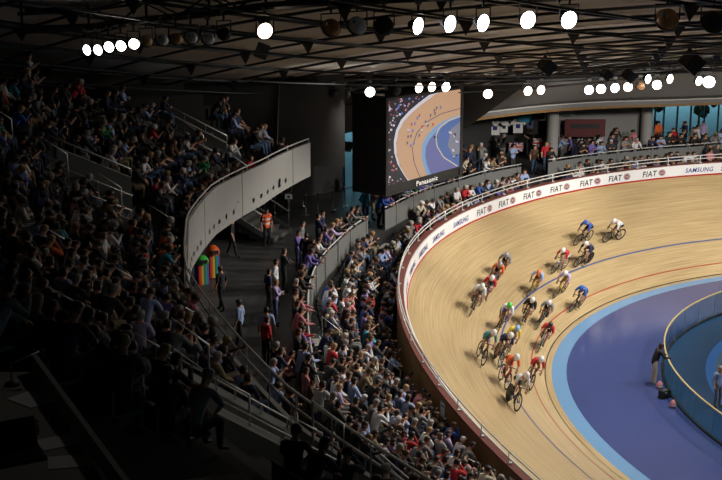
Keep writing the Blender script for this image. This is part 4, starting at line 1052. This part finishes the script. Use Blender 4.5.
for a, b, c_, d_ in ((-.03, -.02, 1.04, 0), (-.03, 1, 1.04, 1.03), (-.03, -.12, 1.04, -.10)):
    hexa(q, [sp(a, b, .03), sp(c_, b, .03), sp(c_, d_, .03), sp(a, d_, .03), sp(a, b, -.03), sp(c_, b, -.03), sp(c_, d_, -.03), sp(a, d_, -.03)], 'black')
for a, b in ((-.03, 0), (1.0, 1.04)): hexa(q, [sp(a, -.12, .04), sp(b, -.12, .04), sp(b, 1.03, .04), sp(a, 1.03, .04), sp(a, -.12, -.03), sp(b, -.12, -.03), sp(b, 1.03, -.03), sp(a, 1.03, -.03)], 'black')
child(q, 'bezel', scr)
def em(name, c, k=2.0): return mat('screen_' + name, (.01, .01, .01), .5, emit=c, estr=k)
SM = {'dark': em('dark', (.018, .018, .03)), 'tan': em('tan', (.62, .37, .22)), 'tan2': em('tan2', (.56, .32, .18)), 'white': em('white', (.75, .70, .78)), 'sky': em('sky', (.22, .38, .62)), 'violet': em('violet', (.15, .16, .38)),
      'pit': em('pit', (.09, .16, .40)), 'line': em('line', (.12, .10, .16)), 'cream': em('cream', (.7, .6, .45)), 'red': em('red', (.6, .06, .05)), 'blue': em('blue', (.1, .2, .6)), 'skin': em('skin', (.5, .3, .25)), 'pink': em('pink', (.5, .25, .33))}
def zp(X, Y, o): u = (X-32)/288; t = 122 - 47*u; b = 465 - 80*u; v = 1 - (Y-t)/(b-t); return sp(min(max(u, 0), 1), min(max(v, 0), 1), o)
q = MB()
q.poly([zp(32, 122, 0), zp(32, 465, 0), zp(320, 385, 0), zp(320, 75, 0)], SM['dark'])
edge = [(225, 70), (190, 100), (150, 130), (110, 165), (80, 200), (62, 240), (54, 285), (56, 330), (68, 375), (88, 412), (108, 450)]
inn = [(i[0]+7, i[1]+9) for i in edge]; inn[0] = (320, 70); tr2 = [(320, 70), (255, 86)] + [(x+8, y+7) for x, y in edge[1:]]
# advert ring, boards, bands; each layer a hair in front of the last
q.mesh([zp(x, y, .004) for x, y in [(255, 66)] + edge] + [zp(x, y, .004) for x, y in [(262, 84)] + [(x+9, y+8) for x, y in edge]], [(i, i+1, i+13, i+12) for i in range(11)], SM['white'])
outl = [(262, 84)] + [(x+9, y+8) for x, y in edge]; bl = [(320, 178), (285, 188), (245, 206), (210, 230), (180, 262), (163, 300), (160, 340), (168, 380), (186, 428)]
def band(A, B, m, o, n=24):
    def rs(Pl):
        Pl = np.array(Pl, float); l = np.concatenate([[0], np.cumsum(np.hypot(*np.diff(Pl, axis=0).T))]); t = np.linspace(0, l[-1], n); return [(float(np.interp(k, l, Pl[:, 0])), float(np.interp(k, l, Pl[:, 1]))) for k in t]
    A = rs(A); B = rs(B); q.mesh([zp(x, y, o) for x, y in A] + [zp(x, y, o) for x, y in B], [(i, i+1, n+i+1, n+i) for i in range(n-1)], m)
band([(320, 75)] + outl, bl, SM['tan'], .008)
band(bl, [(320, 196), (290, 206), (252, 224), (220, 246), (194, 275), (178, 308), (176, 345), (184, 382), (202, 424)], SM['sky'], .008)
band([(320, 196), (290, 206), (252, 224), (220, 246), (194, 275), (178, 308), (176, 345), (184, 382), (202, 424)], [(320, 385)]*2 + [(300, 392), (260, 405)], SM['violet'], .008)
band([(320, 150), (240, 172), (180, 205), (140, 250), (122, 310), (130, 370), (155, 436)], [(320, 153), (241, 175), (182, 208), (143, 252), (125, 310), (133, 369), (158, 435)], SM['line'], .012)
band([(320, 182), (270, 200), (232, 228), (216, 262), (222, 305), (250, 350), (310, 384)], [(320, 386)]*2, SM['pit'], .012)
band([(320, 181), (270, 199), (232, 227), (215, 262), (221, 305), (249, 350), (309, 385)], [(320, 185), (272, 203), (235, 230), (219, 263), (225, 304), (252, 347), (313, 382)], SM['cream'], .016)
q.poly([zp(*p_, .018) for p_ in ((280, 235), (320, 205), (320, 330), (292, 345), (268, 300))], em('grey', (.24, .24, .3)))
rs_ = random.Random(3)
def dot(x, y, r, m, o=.02): q.poly([zp(x-r, y-r*1.2, o), zp(x+r, y-r*1.2, o), zp(x+r, y+r*1.2, o), zp(x-r, y+r*1.2, o)], m)
for k in range(420):
    x = rs_.uniform(32, 200); y = rs_.uniform(90, 462); ex = float(np.interp(y, [100, 130, 165, 200, 240, 285, 330, 375, 412, 450], [175, 140, 100, 70, 54, 46, 48, 58, 78, 98]))
    if x < ex - 4: dot(x, y, rs_.uniform(1.5, 3.6), SM[rs_.choice(['skin', 'white', 'dark', 'blue', 'red', 'skin', 'violet', 'white', 'pink'])], .006)
for x, y in ((150, 180), (142, 190), (120, 215), (133, 212), (108, 240), (125, 240), (160, 225), (175, 205), (178, 215), (195, 180), (213, 172), (219, 150), (236, 146), (210, 160), (107, 265), (118, 262), (130, 290), (118, 300), (104, 290), (185, 220), (205, 215), (150, 260), (160, 240)):
    dot(x, y, 3.2, SM[rs_.choice(['line', 'white', 'red', 'blue', 'line'])]); dot(x-4, y+12, 2.6, SM['tan2'], .014); dot(x-1, y+6, 2.0, SM['line'])
for k in range(16): dot(rs_.uniform(275, 316), rs_.uniform(240, 360), 3, SM[rs_.choice(['white', 'dark', 'white', 'violet'])])
dot(213, 268, 4, SM['dark'])
child(q, 'lit_picture', scr)['label'] = 'bright picture of the banked track and riders'
v, f = text_geo('Panasonic', 0); q = MB(); q.mesh([sp(.37 + x*.30, -.095 + y*.062, .05) for x, y in v], f, 'white'); child(q, 'maker_lettering', scr)
q = MB()
for k in (0, 1): 
    b = sp(.15+.7*k, 1.03, -.9); q.tube([b, (b.x, b.y, min(roofz(b.x, b.y), b.z + 4))], .05, 'dark_metal', 6)
child(q, 'hanger', scr)
q = MB(); b = sp(-.02, 1.03, -.1); e = sp(-.02, 1.03, -1.7); q.tube([b + Vector((0, 0, .12)), e + Vector((0, 0, .12))], .05, 'steel', 6); q.tube([b + Vector((0, 0, .4)), e + Vector((0, 0, .3))], .03, 'steel', 6); child(q, 'top_truss', scr)

# ------------------------------------------------------------------ concourse: stair, bins, banner, queue barriers, shop
def grd(s, d): return Vector(pt(s, d, zc(s)))
st = Vector(rayz(272, 244, zc(13.1))); dx = Vector((-1, .35, 0)).normalized(); dy = Vector((.35, 1, 0)).normalized()
root = tag(empty('staircase', st), 'grey concrete steps rising to the upper stand behind the steward', 'staircase')
for k in range(9):
    q = MB(); c = dx*(.18+.36*k); h = .2*(k+1)
    q.mesh([c + dx*a + dy*b + Vector((0, 0, z)) for a in (-.18, .18) for b in (0, 1.9) for z in (max(0, h-.45), h)], [(0,1,3,2), (4,6,7,5), (0,4,5,1), (2,3,7,6), (0,2,6,4), (1,5,7,3)], 'conc'); q.build('step', root)
q = MB()
for b in (-.06, 1.96): q.mesh([dy*b + dx*a + Vector((0, 0, z)) for a, z in ((-.1, 0), (3.4, 1.75), (3.4, 2.05), (-.1, .25))] + [dy*(b+.05) + dx*a + Vector((0, 0, z)) for a, z in ((-.1, 0), (3.4, 1.75), (3.4, 2.05), (-.1, .25))], [(0,1,2,3), (4,7,6,5), (0,4,5,1), (1,5,6,2), (2,6,7,3), (3,7,4,0)], 'steel')
q.build('stringer', root)
q = MB()
for b in (0, 1.95): q.tube([dy*b + Vector((0, 0, 0)), dy*b + Vector((0, 0, 1.0)), dy*b + dx*3.4 + Vector((0, 0, 2.9))], .03, 'rail_white', 6)
q.build('handrail', root)
t = STD[0]; f = st + Vector((.15, -.15, 0)) ; o = bpy.data.objects.new('person', t.body)
mt = Matrix.Translation(Vector(rayz(267, 247, 4.25))) @ Matrix.Rotation(-2.6, 4, 'Z')
def vest(t, parent):
    me = t.shirt.copy(); v = np.empty(len(me.vertices)*3); me.vertices.foreach_get('co', v); bm = bmesh.new(); bm.from_mesh(me)
    lim = max(abs(t.J['shL'].x), .17) + .03
    bmesh.ops.delete(bm, geom=[f for f in bm.faces if abs(f.calc_center_median().x) > lim], context='FACES')
    bm.normal_update()
    for x in bm.verts: x.co += x.normal*.014
    bm.to_mesh(me); bm.free(); me.materials.clear(); me.materials.append(M['hivis']); me.materials.append(M['reflective'])
    z0 = t.J['pelvis'].z; 
    for p in me.polygons: p.material_index = 1 if any(abs(p.center.z - (z0 + k)) < .028 for k in (.12, .30)) else 0
    c = bpy.data.objects.new('hi_vis_vest', me); COL.objects.link(c); c.parent = parent; c['label'] = 'orange reflective vest'; return c
p_ = add_person(STD[0], mt, 'black', 'black', 'dark'); vest(STD[0], p_); tag(p_, 'steward in orange reflective vest standing at the foot of the concrete steps', 'person')
p_ = add_person(SIT[3], Matrix.Translation(Vector(rayz(286, 392, 4.85))) @ Matrix.Rotation(-1.2, 4, 'Z'), 'black', 'black', 'dark'); vest(SIT[3], p_); tag(p_, 'steward in orange vest sitting on a stool on the near concourse walkway', 'person')
c = Vector(rayz(286, 392, 4.85)); c.z = zc(26); q = MB(); q.lathe([(.17, 0), (.17, .03), (.03, .05), (.03, .46), (.19, .47), (.19, .51), (0, .51)], 'dark_metal', 14, c=c); tag(q.build('stool'), 'small dark round stool under the orange vested steward', 'stool')
for (x, y, m, lb, hh) in ((202, 284, 'green', 'recycling bin with green hooded lid and rainbow striped sides, the nearer one', 1.0), (213, 277, 'orange', 'recycling bin with orange hooded lid and rainbow striped sides, the farther one', 1.12)):
    c = Vector(rayz(x, y, zc(17.3))); c.z = zc(17.3); root = tag(empty('recycling_bin', c, .5), lb, 'bin')
    q = MB(); q.box((0, 0, hh*.42), (.42, .42, hh*.84), 'dark_metal'); q.build('body', root)
    q = MB()
    for k, cm in enumerate(('red', 'orange', 'yellow', 'green', 'turquoise', 'purple')): 
        w0 = -.21 + .07*k
        for sy, ax in ((-1, 0), (1, 1)):
            if ax == 0: q.box((w0+.035, -.216, hh*.42), (.068, .01, hh*.8), CL[cm])
            else: q.box((.216, w0+.035, hh*.42), (.01, .068, hh*.8), CL[cm])
    q.build('striped_panel', root)
    q = MB(); q.lathe([(.30, hh*.84), (.31, hh*.9), (.27, hh*1.02), (.16, hh*1.12), (0, hh*1.16)], m, 8); q.lathe([(.0, hh*.84), (.30, hh*.84)], m, 8); q.box((0, -.26, hh*.95), (.26, .12, .14), 'black'); q.build('lid', root)
q = MB(); q.sweep(15.6, 17.4, lambda s: [(14.3, zc(s)), (14.3, 7.6), (14.5, 7.6), (14.5, zc(s))], 'banner_blue', step=.6, close=True, caps=True); tag(q.build('wall_banner'), 'deep blue panel standing under the upper stand behind the bins', 'panel')
bp = [(262, 215), (275, 219), (289, 222), (306, 216), (318, 214), (333, 211), (303, 207), (345, 207)]
pp = []
for i, (x, y) in enumerate(bp):
    c = Vector(rayz(x, y, 4.05)); c.z = zc(9.5) - .0
    root = tag(empty('queue_post', c), None, 'barrier post', 'queue barrier posts on the concourse'); pp.append(c)
    q = MB(); q.lathe([(0, 0), (.17, 0), (.16, .03), (.03, .05), (.028, .95), (.04, .96), (.04, 1.02), (0, 1.03)], 'steel', 12); q.build('pole', root)
    root['label'] = 'thin steel queue barrier post on the dark concourse, %s' % ['behind the steward', 'beside the stair handrail', 'carrying a small white sign', 'first to the right of the sign', 'second to the right of the sign', 'third to the right of the sign', 'at the back of the queue', 'closest to the glass doors'][i]
    if i == 2:
        q = MB(); q.box((0, -.03, 1.2), (.34, .02, .24), 'paper'); q.tube([(0, 0, 1.0), (0, 0, 1.25)], .015, 'steel', 5); q.box((0, -.045, 1.2), (.12, .01, .1), 'logo_blue'); q.build('sign', root)['label'] = 'white sign with dark symbol'
for a, b, k in ((0, 1, 0), (1, 2, 1), (3, 4, 2), (4, 5, 3), (5, 7, 4)):
    q = MB(); q.tube([pp[a]+Vector((0, 0, .93)), pp[a].lerp(pp[b], .5)+Vector((0, 0, .86)), pp[b]+Vector((0, 0, .93))], .02, 'black', 5); tag(q.build('barrier_belt'), 'black queue belt strung between steel posts on the dark concourse', 'belt', 'queue belts on the concourse')
# pink draped figures' stand: promotional banners at the back of the queue
for x, y, cm, lb in ((279, 197, 'pink', 'pink pull-up banner at the back of the concourse, left one'), (300, 190, 'pink', 'pink pull-up banner at the back of the concourse, right one')):
    c = Vector(rayz(x, y, 4.1)); root = tag(empty('pull_up_banner', c), lb, 'banner'); q = MB(); q.box((0, 0, .95), (.62, .02, 1.8), mat('dusky_pink_print_%d' % x, (.30, .07, .12), .7)); q.build('printed_sheet', root); q = MB(); q.box((0, 0, .03), (.7, .2, .06), 'dark_metal'); q.build('foot', root)
# shop at the back of the far concourse
D_ = 79.5
def shirt_mb(c, w_, m, m2):
    q = MB(); o2 = [(-.28, .36), (-.10, .42), (0, .37), (.10, .42), (.28, .36), (.46, .12), (.34, .05), (.27, .16), (.27, -.40), (-.27, -.40), (-.27, .16), (-.34, .05), (-.46, .12)]
    fr = [Vector(c) + Vector((x*w_, -.04, y*w_)) for x, y in o2]; bk_ = [p + Vector((0, .08, 0)) for p in fr]; n = len(o2)
    q.poly(fr[::-1], m); q.poly(bk_, m)
    for i in range(n): q.poly([fr[i], fr[(i+1) % n], bk_[(i+1) % n], bk_[i]], m)
    q.poly([Vector(c) + Vector((x*w_, -.045, y*w_)) for x, y in ((-.12, .12), (.12, .12), (.12, -.12), (-.12, -.12))], m2); return q
for i, (x, y, sc_, m, m2, lb) in enumerate(((495, 128, 1.0, 'white', 'logo_blue', 'white shirt with blue print, leftmost on the shop rail'), (504, 127, .8, 'white', 'logo_black', 'white shirt with black print, second on the shop rail'), (518, 126, 1.0, 'white', 'logo_blue', 'white shirt with blue print, below the cyan sign'), (530, 124, .6, 'pale', 'logo_black', 'small pale shirt right of the cyan sign'), (486, 128, 1.0, 'greyd', 'logo_black', 'dark grey shirt at the far left of the shop'))):
    mm = {'white': M['white'], 'pale': cloth('pale blue', None), 'greyd': cloth('charcoal', None)}[m]; c = ray(x, y, D_-.6); tag(shirt_mb(c, sc_, mm, m2).build('hanging_shirt'), lb, 'shirt', 'shirts hanging in the far shop')
def union(c, w_, h, nm, lb):
    q = MB(); c = Vector(c); fb, fw, fr_ = mat(nm + '_blue', (.02, .03, .16), .7), M['white'], M['board_red']
    def P4(pts, m, o): q.poly([c + Vector((x*w_, -o, y*h)) for x, y in pts], m)
    q.box(c + Vector((0, .02, 0)), (w_, .03, h), fb)
    for sg in (1, -1):
        P4([(-.5, -.5*sg), (-.38, -.5*sg), (.5, .38*sg), (.5, .5*sg), (.38, .5*sg), (-.5, -.38*sg)], fw, .004+.001*sg); P4([(-.5, -.5*sg), (-.44, -.5*sg), (.5, .44*sg), (.5, .5*sg), (.44, .5*sg), (-.5, -.44*sg)], fr_, .008+.001*sg)
    P4([(-.5, -.16), (.5, -.16), (.5, .16), (-.5, .16)], fw, .012); P4([(-.1, -.5), (.1, -.5), (.1, .5), (-.1, .5)], fw, .0125)
    P4([(-.5, -.1), (.5, -.1), (.5, .1), (-.5, .1)], fr_, .016); P4([(-.06, -.5), (.06, -.5), (.06, .5), (-.06, .5)], fr_, .0165)
    tag(q.build(nm), lb, 'flag')
union(ray(540, 143, D_-1.6), .80, .55, 'union_flag', 'union flag hanging at the shop beside the round column')
union(ray(516, 147, D_-1.9), .80, .5, 'union_flag', 'union flag hanging at the shop below the white shirts')
q = MB(); q.box(ray(525, 119, D_-.8), (.75, .05, .32), 'cyan'); tag(q.build('shop_sign'), 'cyan blue sign panel over the dark shop', 'sign')
q = MB(); a = ray(480, 122, D_-.5); b = ray(545, 120, D_-.5); q.tube([a, b], .03, 'steel', 6); 
for p in (a, b): q.tube([p, p + Vector((0, 0, .6))], .02, 'steel', 5)
tag(q.build('display_rail'), 'metal display rail from which the shop shirts hang', 'rail')
q = MB(); c = ray(585, 128, D_ - 1.2); q.box(c, (2.3, .06, 1.0), mat('dark_red_print', (.09, .01, .012), .6)); q.box(c + Vector((0, -.04, .1)), (1.6, .02, .25), 'black'); tag(q.build('wall_poster'), 'dark red poster panel on the back wall between the columns', 'poster')
q = MB(); c = ray(567, 113, D_-.9); q.box(c, (.9, .05, .35), 'wall_mid'); tag(q.build('wall_panel'), 'grey panel high on the far concourse wall', 'panel')

# ------------------------------------------------------------------ stair openings, walls and rails in the upper stand
def wedge(s, d0, d1, h0, h1, label, nm='stair_side_wall', th=.18, rail=True):
    """radial wall standing on the steps: d0 upper end, d1 lower end"""
    a0, a1 = Vector(pt(s, d0, 0)), Vector(pt(s, d1, 0)); za, zb_ = Zup(s, d0), Zup(s, d1); t = _tan(s)*th
    root = tag(empty(nm, (a1.x, a1.y, zb_)), label, 'wall'); q = MB(); T = Vector((t.x, t.y, 0))
    A = [Vector((a0.x, a0.y, za-.6)), Vector((a1.x, a1.y, zb_-.8)), Vector((a1.x, a1.y, zb_+h1)), Vector((a0.x, a0.y, za+h0))]; hexa(q, A + [p + T for p in A], 'conc_light'); child(q, 'concrete_wall', root)
    if rail:
        q = MB(); up = Vector((0, 0, .28)); pa, pb = A[3] + T*.5, A[2] + T*.5; q.tube([pa, pa+up, pb+up, pb], .028, 'rail_white', 6)
        for k in (.33, .66): q.tube([pa.lerp(pb, k), pa.lerp(pb, k)+up], .02, 'rail_white', 5)
        child(q, 'handrail', root)
        q = MB(); e = Vector((_tan(s).x, _tan(s).y, 0))*(th+.05) + Vector((0, 0, -.55)); q.tube([pa+e, pb+e], .022, 'rail_white', 6); child(q, 'side_rail', root)
    return root
wedge(16.6, 15.0, 12.6, .5, 1.0, 'pale concrete side wall of the stair opening nearest the end of the upper stand')
wedge(21.9, 18.2, 15.6, .55, 1.05, 'concrete side wall with double rails left of the pale steps, the farther one')
wedge(23.9, 18.6, 15.9, .55, 1.05, 'concrete side wall with double rails left of the pale steps, the nearer one')
# the near opening at the foot of the picture
for (x0, y0, x1, y1, lb) in ((178, 372, 284, 430, 'sloping pale topped wall with handrail in the near upper stand, upper of two'), (214, 412, 340, 476, 'sloping wall with bent handrail and white sign in the near upper stand')):
    A = Vector(rayz(x0, y0, 10.7)); B = Vector(rayz(x1, y1, 9.35)); T = Vector((.12, .2, 0)); root = tag(empty('stair_side_wall', B), lb, 'wall'); dn = Vector((0, 0, -1.5))
    q = MB(); hexa(q, [A+dn, B+dn, B, A, A+dn+T, B+dn+T, B+T, A+T], 'conc_light'); child(q, 'concrete_wall', root)
    up = Vector((0, 0, .2)); L_ = (B-A); q = MB(); o1 = T*.5; q.tube([A+o1, A+o1+up, B+o1+up, B+o1], .022, 'rail_white', 7)
    for k in (.25, .5, .75): q.tube([A+o1+L_*k, A+o1+L_*k+up], .016, 'rail_white', 5)
    child(q, 'handrail', root)
    if x0 > 200:
        q = MB(); nn = L_.cross(Vector((0, 0, 1))).normalized(); nn = nn if nn.y < 0 else -nn; h_ = L_.normalized(); h_ = Vector((h_.x, h_.y, 0)).normalized(); c = A + L_*.76 + Vector((0, 0, -.30)) + nn*.03
        q.poly([c + h_*x + Vector((0, 0, y)) for x, y in ((-.26, -.17), (.26, -.17), (.26, .17), (-.26, .17))], 'paper'); q.poly([c + nn*.004 + h_*x + Vector((0, 0, y)) for x, y in ((-.2, .03), (-.02, .03), (-.02, .09), (-.2, .09))], 'logo_blue')
        child(q, 'paper_sign', root)['label'] = 'white paper sign'
# glass panelled guard frames on posts
def guard(p0, p1, h, label):
    p0, p1 = Vector(p0), Vector(p1); root = tag(empty('guard_rail', p0), label, 'railing'); up = Vector((0, 0, h)); q = MB()
    q.tube([p0, p0+up, p1+up, p1], .028, 'steel', 6); child(q, 'frame', root); q = MB(); q.tube([p0+up*.45, p1+up*.45], .016, 'steel', 5); child(q, 'middle_rail', root); return root
guard(rayz(174, 372, 10.2), rayz(210, 398, 9.6), 1.15, 'tall post and sloping rail at the top of the near stair opening')
guard(rayz(313, 452, 8.6), rayz(344, 476, 8.4), 1.1, 'steel framed guard rail at the front of the near upper stand')
for s, lb in ((17.5, 'farthest'), (22.6, 'second-farthest'), (29.0, 'middle'), (35.5, 'lower')):
    q = MB(); d0 = dP(s)+OFU
    for i in range(12):
        if not roof_limit(s, d0+PU*i, 8.2+RU*i): break
        n2 = normal2(s)
        for k in (0, 1):
            q.box(pt(s, d0+PU*(i+.25+.5*k), 8.2+RU*i + (.14 if k else .012)), (PU/2-.03, .95, .3 if k else .02), 'conc_light' if i < 3 and s == 22.6 else 'conc', math.atan2(n2.y, n2.x))  # lowest rows of one aisle use the paler concrete
    tag(q.build('stepped_aisle'), kind='structure')
    for i in range(1, 10, 2):
        d = d0+PU*i; z = 8.2+RU*i
        if not roof_limit(s, d, z): break
        a = Vector(pt(s, d, z)); b = Vector(pt(s, d-.7, z-RU*.9)); up = Vector((0, 0, .92)); q = MB(); q.tube([a, a+up, b+up, b], .025, 'rail_white', 6)
        tag(q.build('aisle_handrail'), 'short bent handrail on the %s aisle of the upper stand, %s up from its foot' % (lb, NUM[(i+1)//2]), 'handrail', 'short handrails on the upper stand aisles')
for a, s in enumerate((21.8, 28.2)):
    for i in (1, 4):
        d = D0f(s) + PL*i; p0 = Vector(pt(s, d, Zrow(s, i))); p1 = Vector(pt(s, d-.6, Zrow(s, i-1))); q = MB(); up = Vector((0, 0, .9)); q.tube([p0, p0+up, p1+up, p1], .022, 'rail_white', 6)
        tag(q.build('aisle_handrail'), 'short bent handrail on the %s aisle of the lower stand, %s one' % (AN[s], 'front' if i == 1 else 'rear'), 'handrail', 'short handrails on the lower stand aisles')
# standing man high at the left
x, y = 22, 82; s0 = 19.6; d0 = 19.0
tag(add_person(STD[5], frame(19.6, 19.0, Zup(19.6, 19.0)), 'white', 'black', 'dark'), 'person in white top standing alone high at the dim back of the upper stand', 'person')

# ------------------------------------------------------------------ commentators' desk in the near dark corner
DZ = 16.15
c0, c1, c2, c3 = rayz(-30, 372, DZ), rayz(32, 372, DZ), rayz(100, 475, DZ), rayz(150, 540, DZ); c4 = rayz(-30, 560, DZ)
root = tag(empty('press_desk', c1), 'long pale press desk in the dark lower left of the upper stand', 'desk')
top = [Vector(p) for p in (c0, c1, c2, c3, c4)]; q = MB(); n = len(top); dn = Vector((0, 0, -.05)); q.poly(top, 'wood_desk'); q.poly([p+dn for p in top][::-1], 'wood_desk')
for i in range(n): q.poly([top[i], top[(i+1) % n], top[(i+1) % n]+dn, top[i]+dn], 'wood_desk')
child(q, 'desk_top', root)
e = (top[2]-top[1]).normalized(); nrm2 = Vector((0, 0, 1)); q = MB(); a = top[1]; b = top[3]; w_ = Vector((-e.y, e.x, 0))*.04; hexa(q, [a, b, b+Vector((0, 0, .16)), a+Vector((0, 0, .16)), a+w_, b+w_, b+w_+Vector((0, 0, .16)), a+w_+Vector((0, 0, .16))], 'wood_desk'); child(q, 'upstand', root)
for p in (top[1], top[3]): q = MB(); q.tube([p + Vector((-.1, 0, -.05)), p + Vector((-.1, 0, -.85))], .03, 'dark_metal', 6); child(q, 'leg', root)
def flat(px, py, w_, h, rz, m, nm, lb, cat, t=.006, g=None):
    c = Vector(rayz(px, py, DZ+.001)); q = MB(); q.box((0, 0, t/2), (w_, h, t), m); o = q.build(nm, loc=c); o.rotation_euler = (0, 0, rz); return tag(o, lb, cat, g)
flat(60, 442, .30, .21, .5, 'paper', 'paper_sheet', 'white paper sheet near the front edge of the press desk', 'paper'); flat(70, 462, .30, .21, .2, 'paper', 'paper_sheet', 'white paper sheet lying nearest the foot of the picture on the desk', 'paper')
flat(30, 400, .21, .30, .9, 'paper', 'paper_sheet', 'white paper sheet beside the desk upstand, topmost on the desk', 'paper')
c = Vector(rayz(18, 458, DZ)); root = tag(empty('laptop', c, .5), 'dark open laptop on the press desk', 'laptop'); q = MB(); q.box((0, 0, .012), (.34, .24, .02), 'dark_metal'); q.build('keyboard_base', root); q = MB(); q.box((0, .13, .12), (.34, .012, .22), 'black', 0, Matrix.Rotation(-.3, 3, 'X')); q.build('laptop_lid', root)
c = Vector(rayz(35, 434, DZ)); q = MB(); q.lathe([(0, 0), (.032, 0), (.042, .10), (.038, .10), (.03, .01), (0, .01)], 'conc_light', 16, c=c); tag(q.build('paper_cup'), 'small paper cup standing on the press desk', 'cup')
c = Vector(rayz(22, 432, DZ)); q = MB(); q.lathe([(0, 0), (.03, 0), (.037, .10), (.034, .10), (.026, .01), (0, .01)], cloth('khaki', None), 16, c=c); tag(q.build('drinking_glass'), 'amber drinking glass beside the paper cup on the desk', 'glass')
c = Vector(rayz(12, 385, DZ)); q = MB(); q.lathe([(0, 0), (.06, 0), (.05, .02), (0, .02)], 'dark_metal', 14, c=c); q.tube([c, c+Vector((0, 0, .18)), c+Vector((.22, .06, .26))], .008, 'steel', 6); q.sphere(c+Vector((.24, .065, .265)), .022, 'black', 8); tag(q.build('desk_microphone'), 'gooseneck microphone on the press desk', 'microphone')
# second table at the foot with sheets
c = Vector(rayz(205, 487, 13.5)); root = tag(empty('side_table', (c.x, c.y, 12.75)), 'pale side table with papers at the dark foot of the upper stand', 'table')
q = MB(); q.box((c.x, c.y, 13.48), (1.0, .5, .04), 'wood_desk', .3); child(q, 'table_top', root)
for sx in (-.4, .4): q = MB(); q.tube([(c.x+sx, c.y, 13.46), (c.x+sx, c.y, 12.75)], .02, 'dark_metal', 6); child(q, 'leg', root)
q = MB(); q.box((c.x-.15, c.y+.03, 13.506), (.3, .21, .006), 'paper', .3); tag(q.build('paper_sheet'), 'white paper sheet on the pale side table', 'paper')
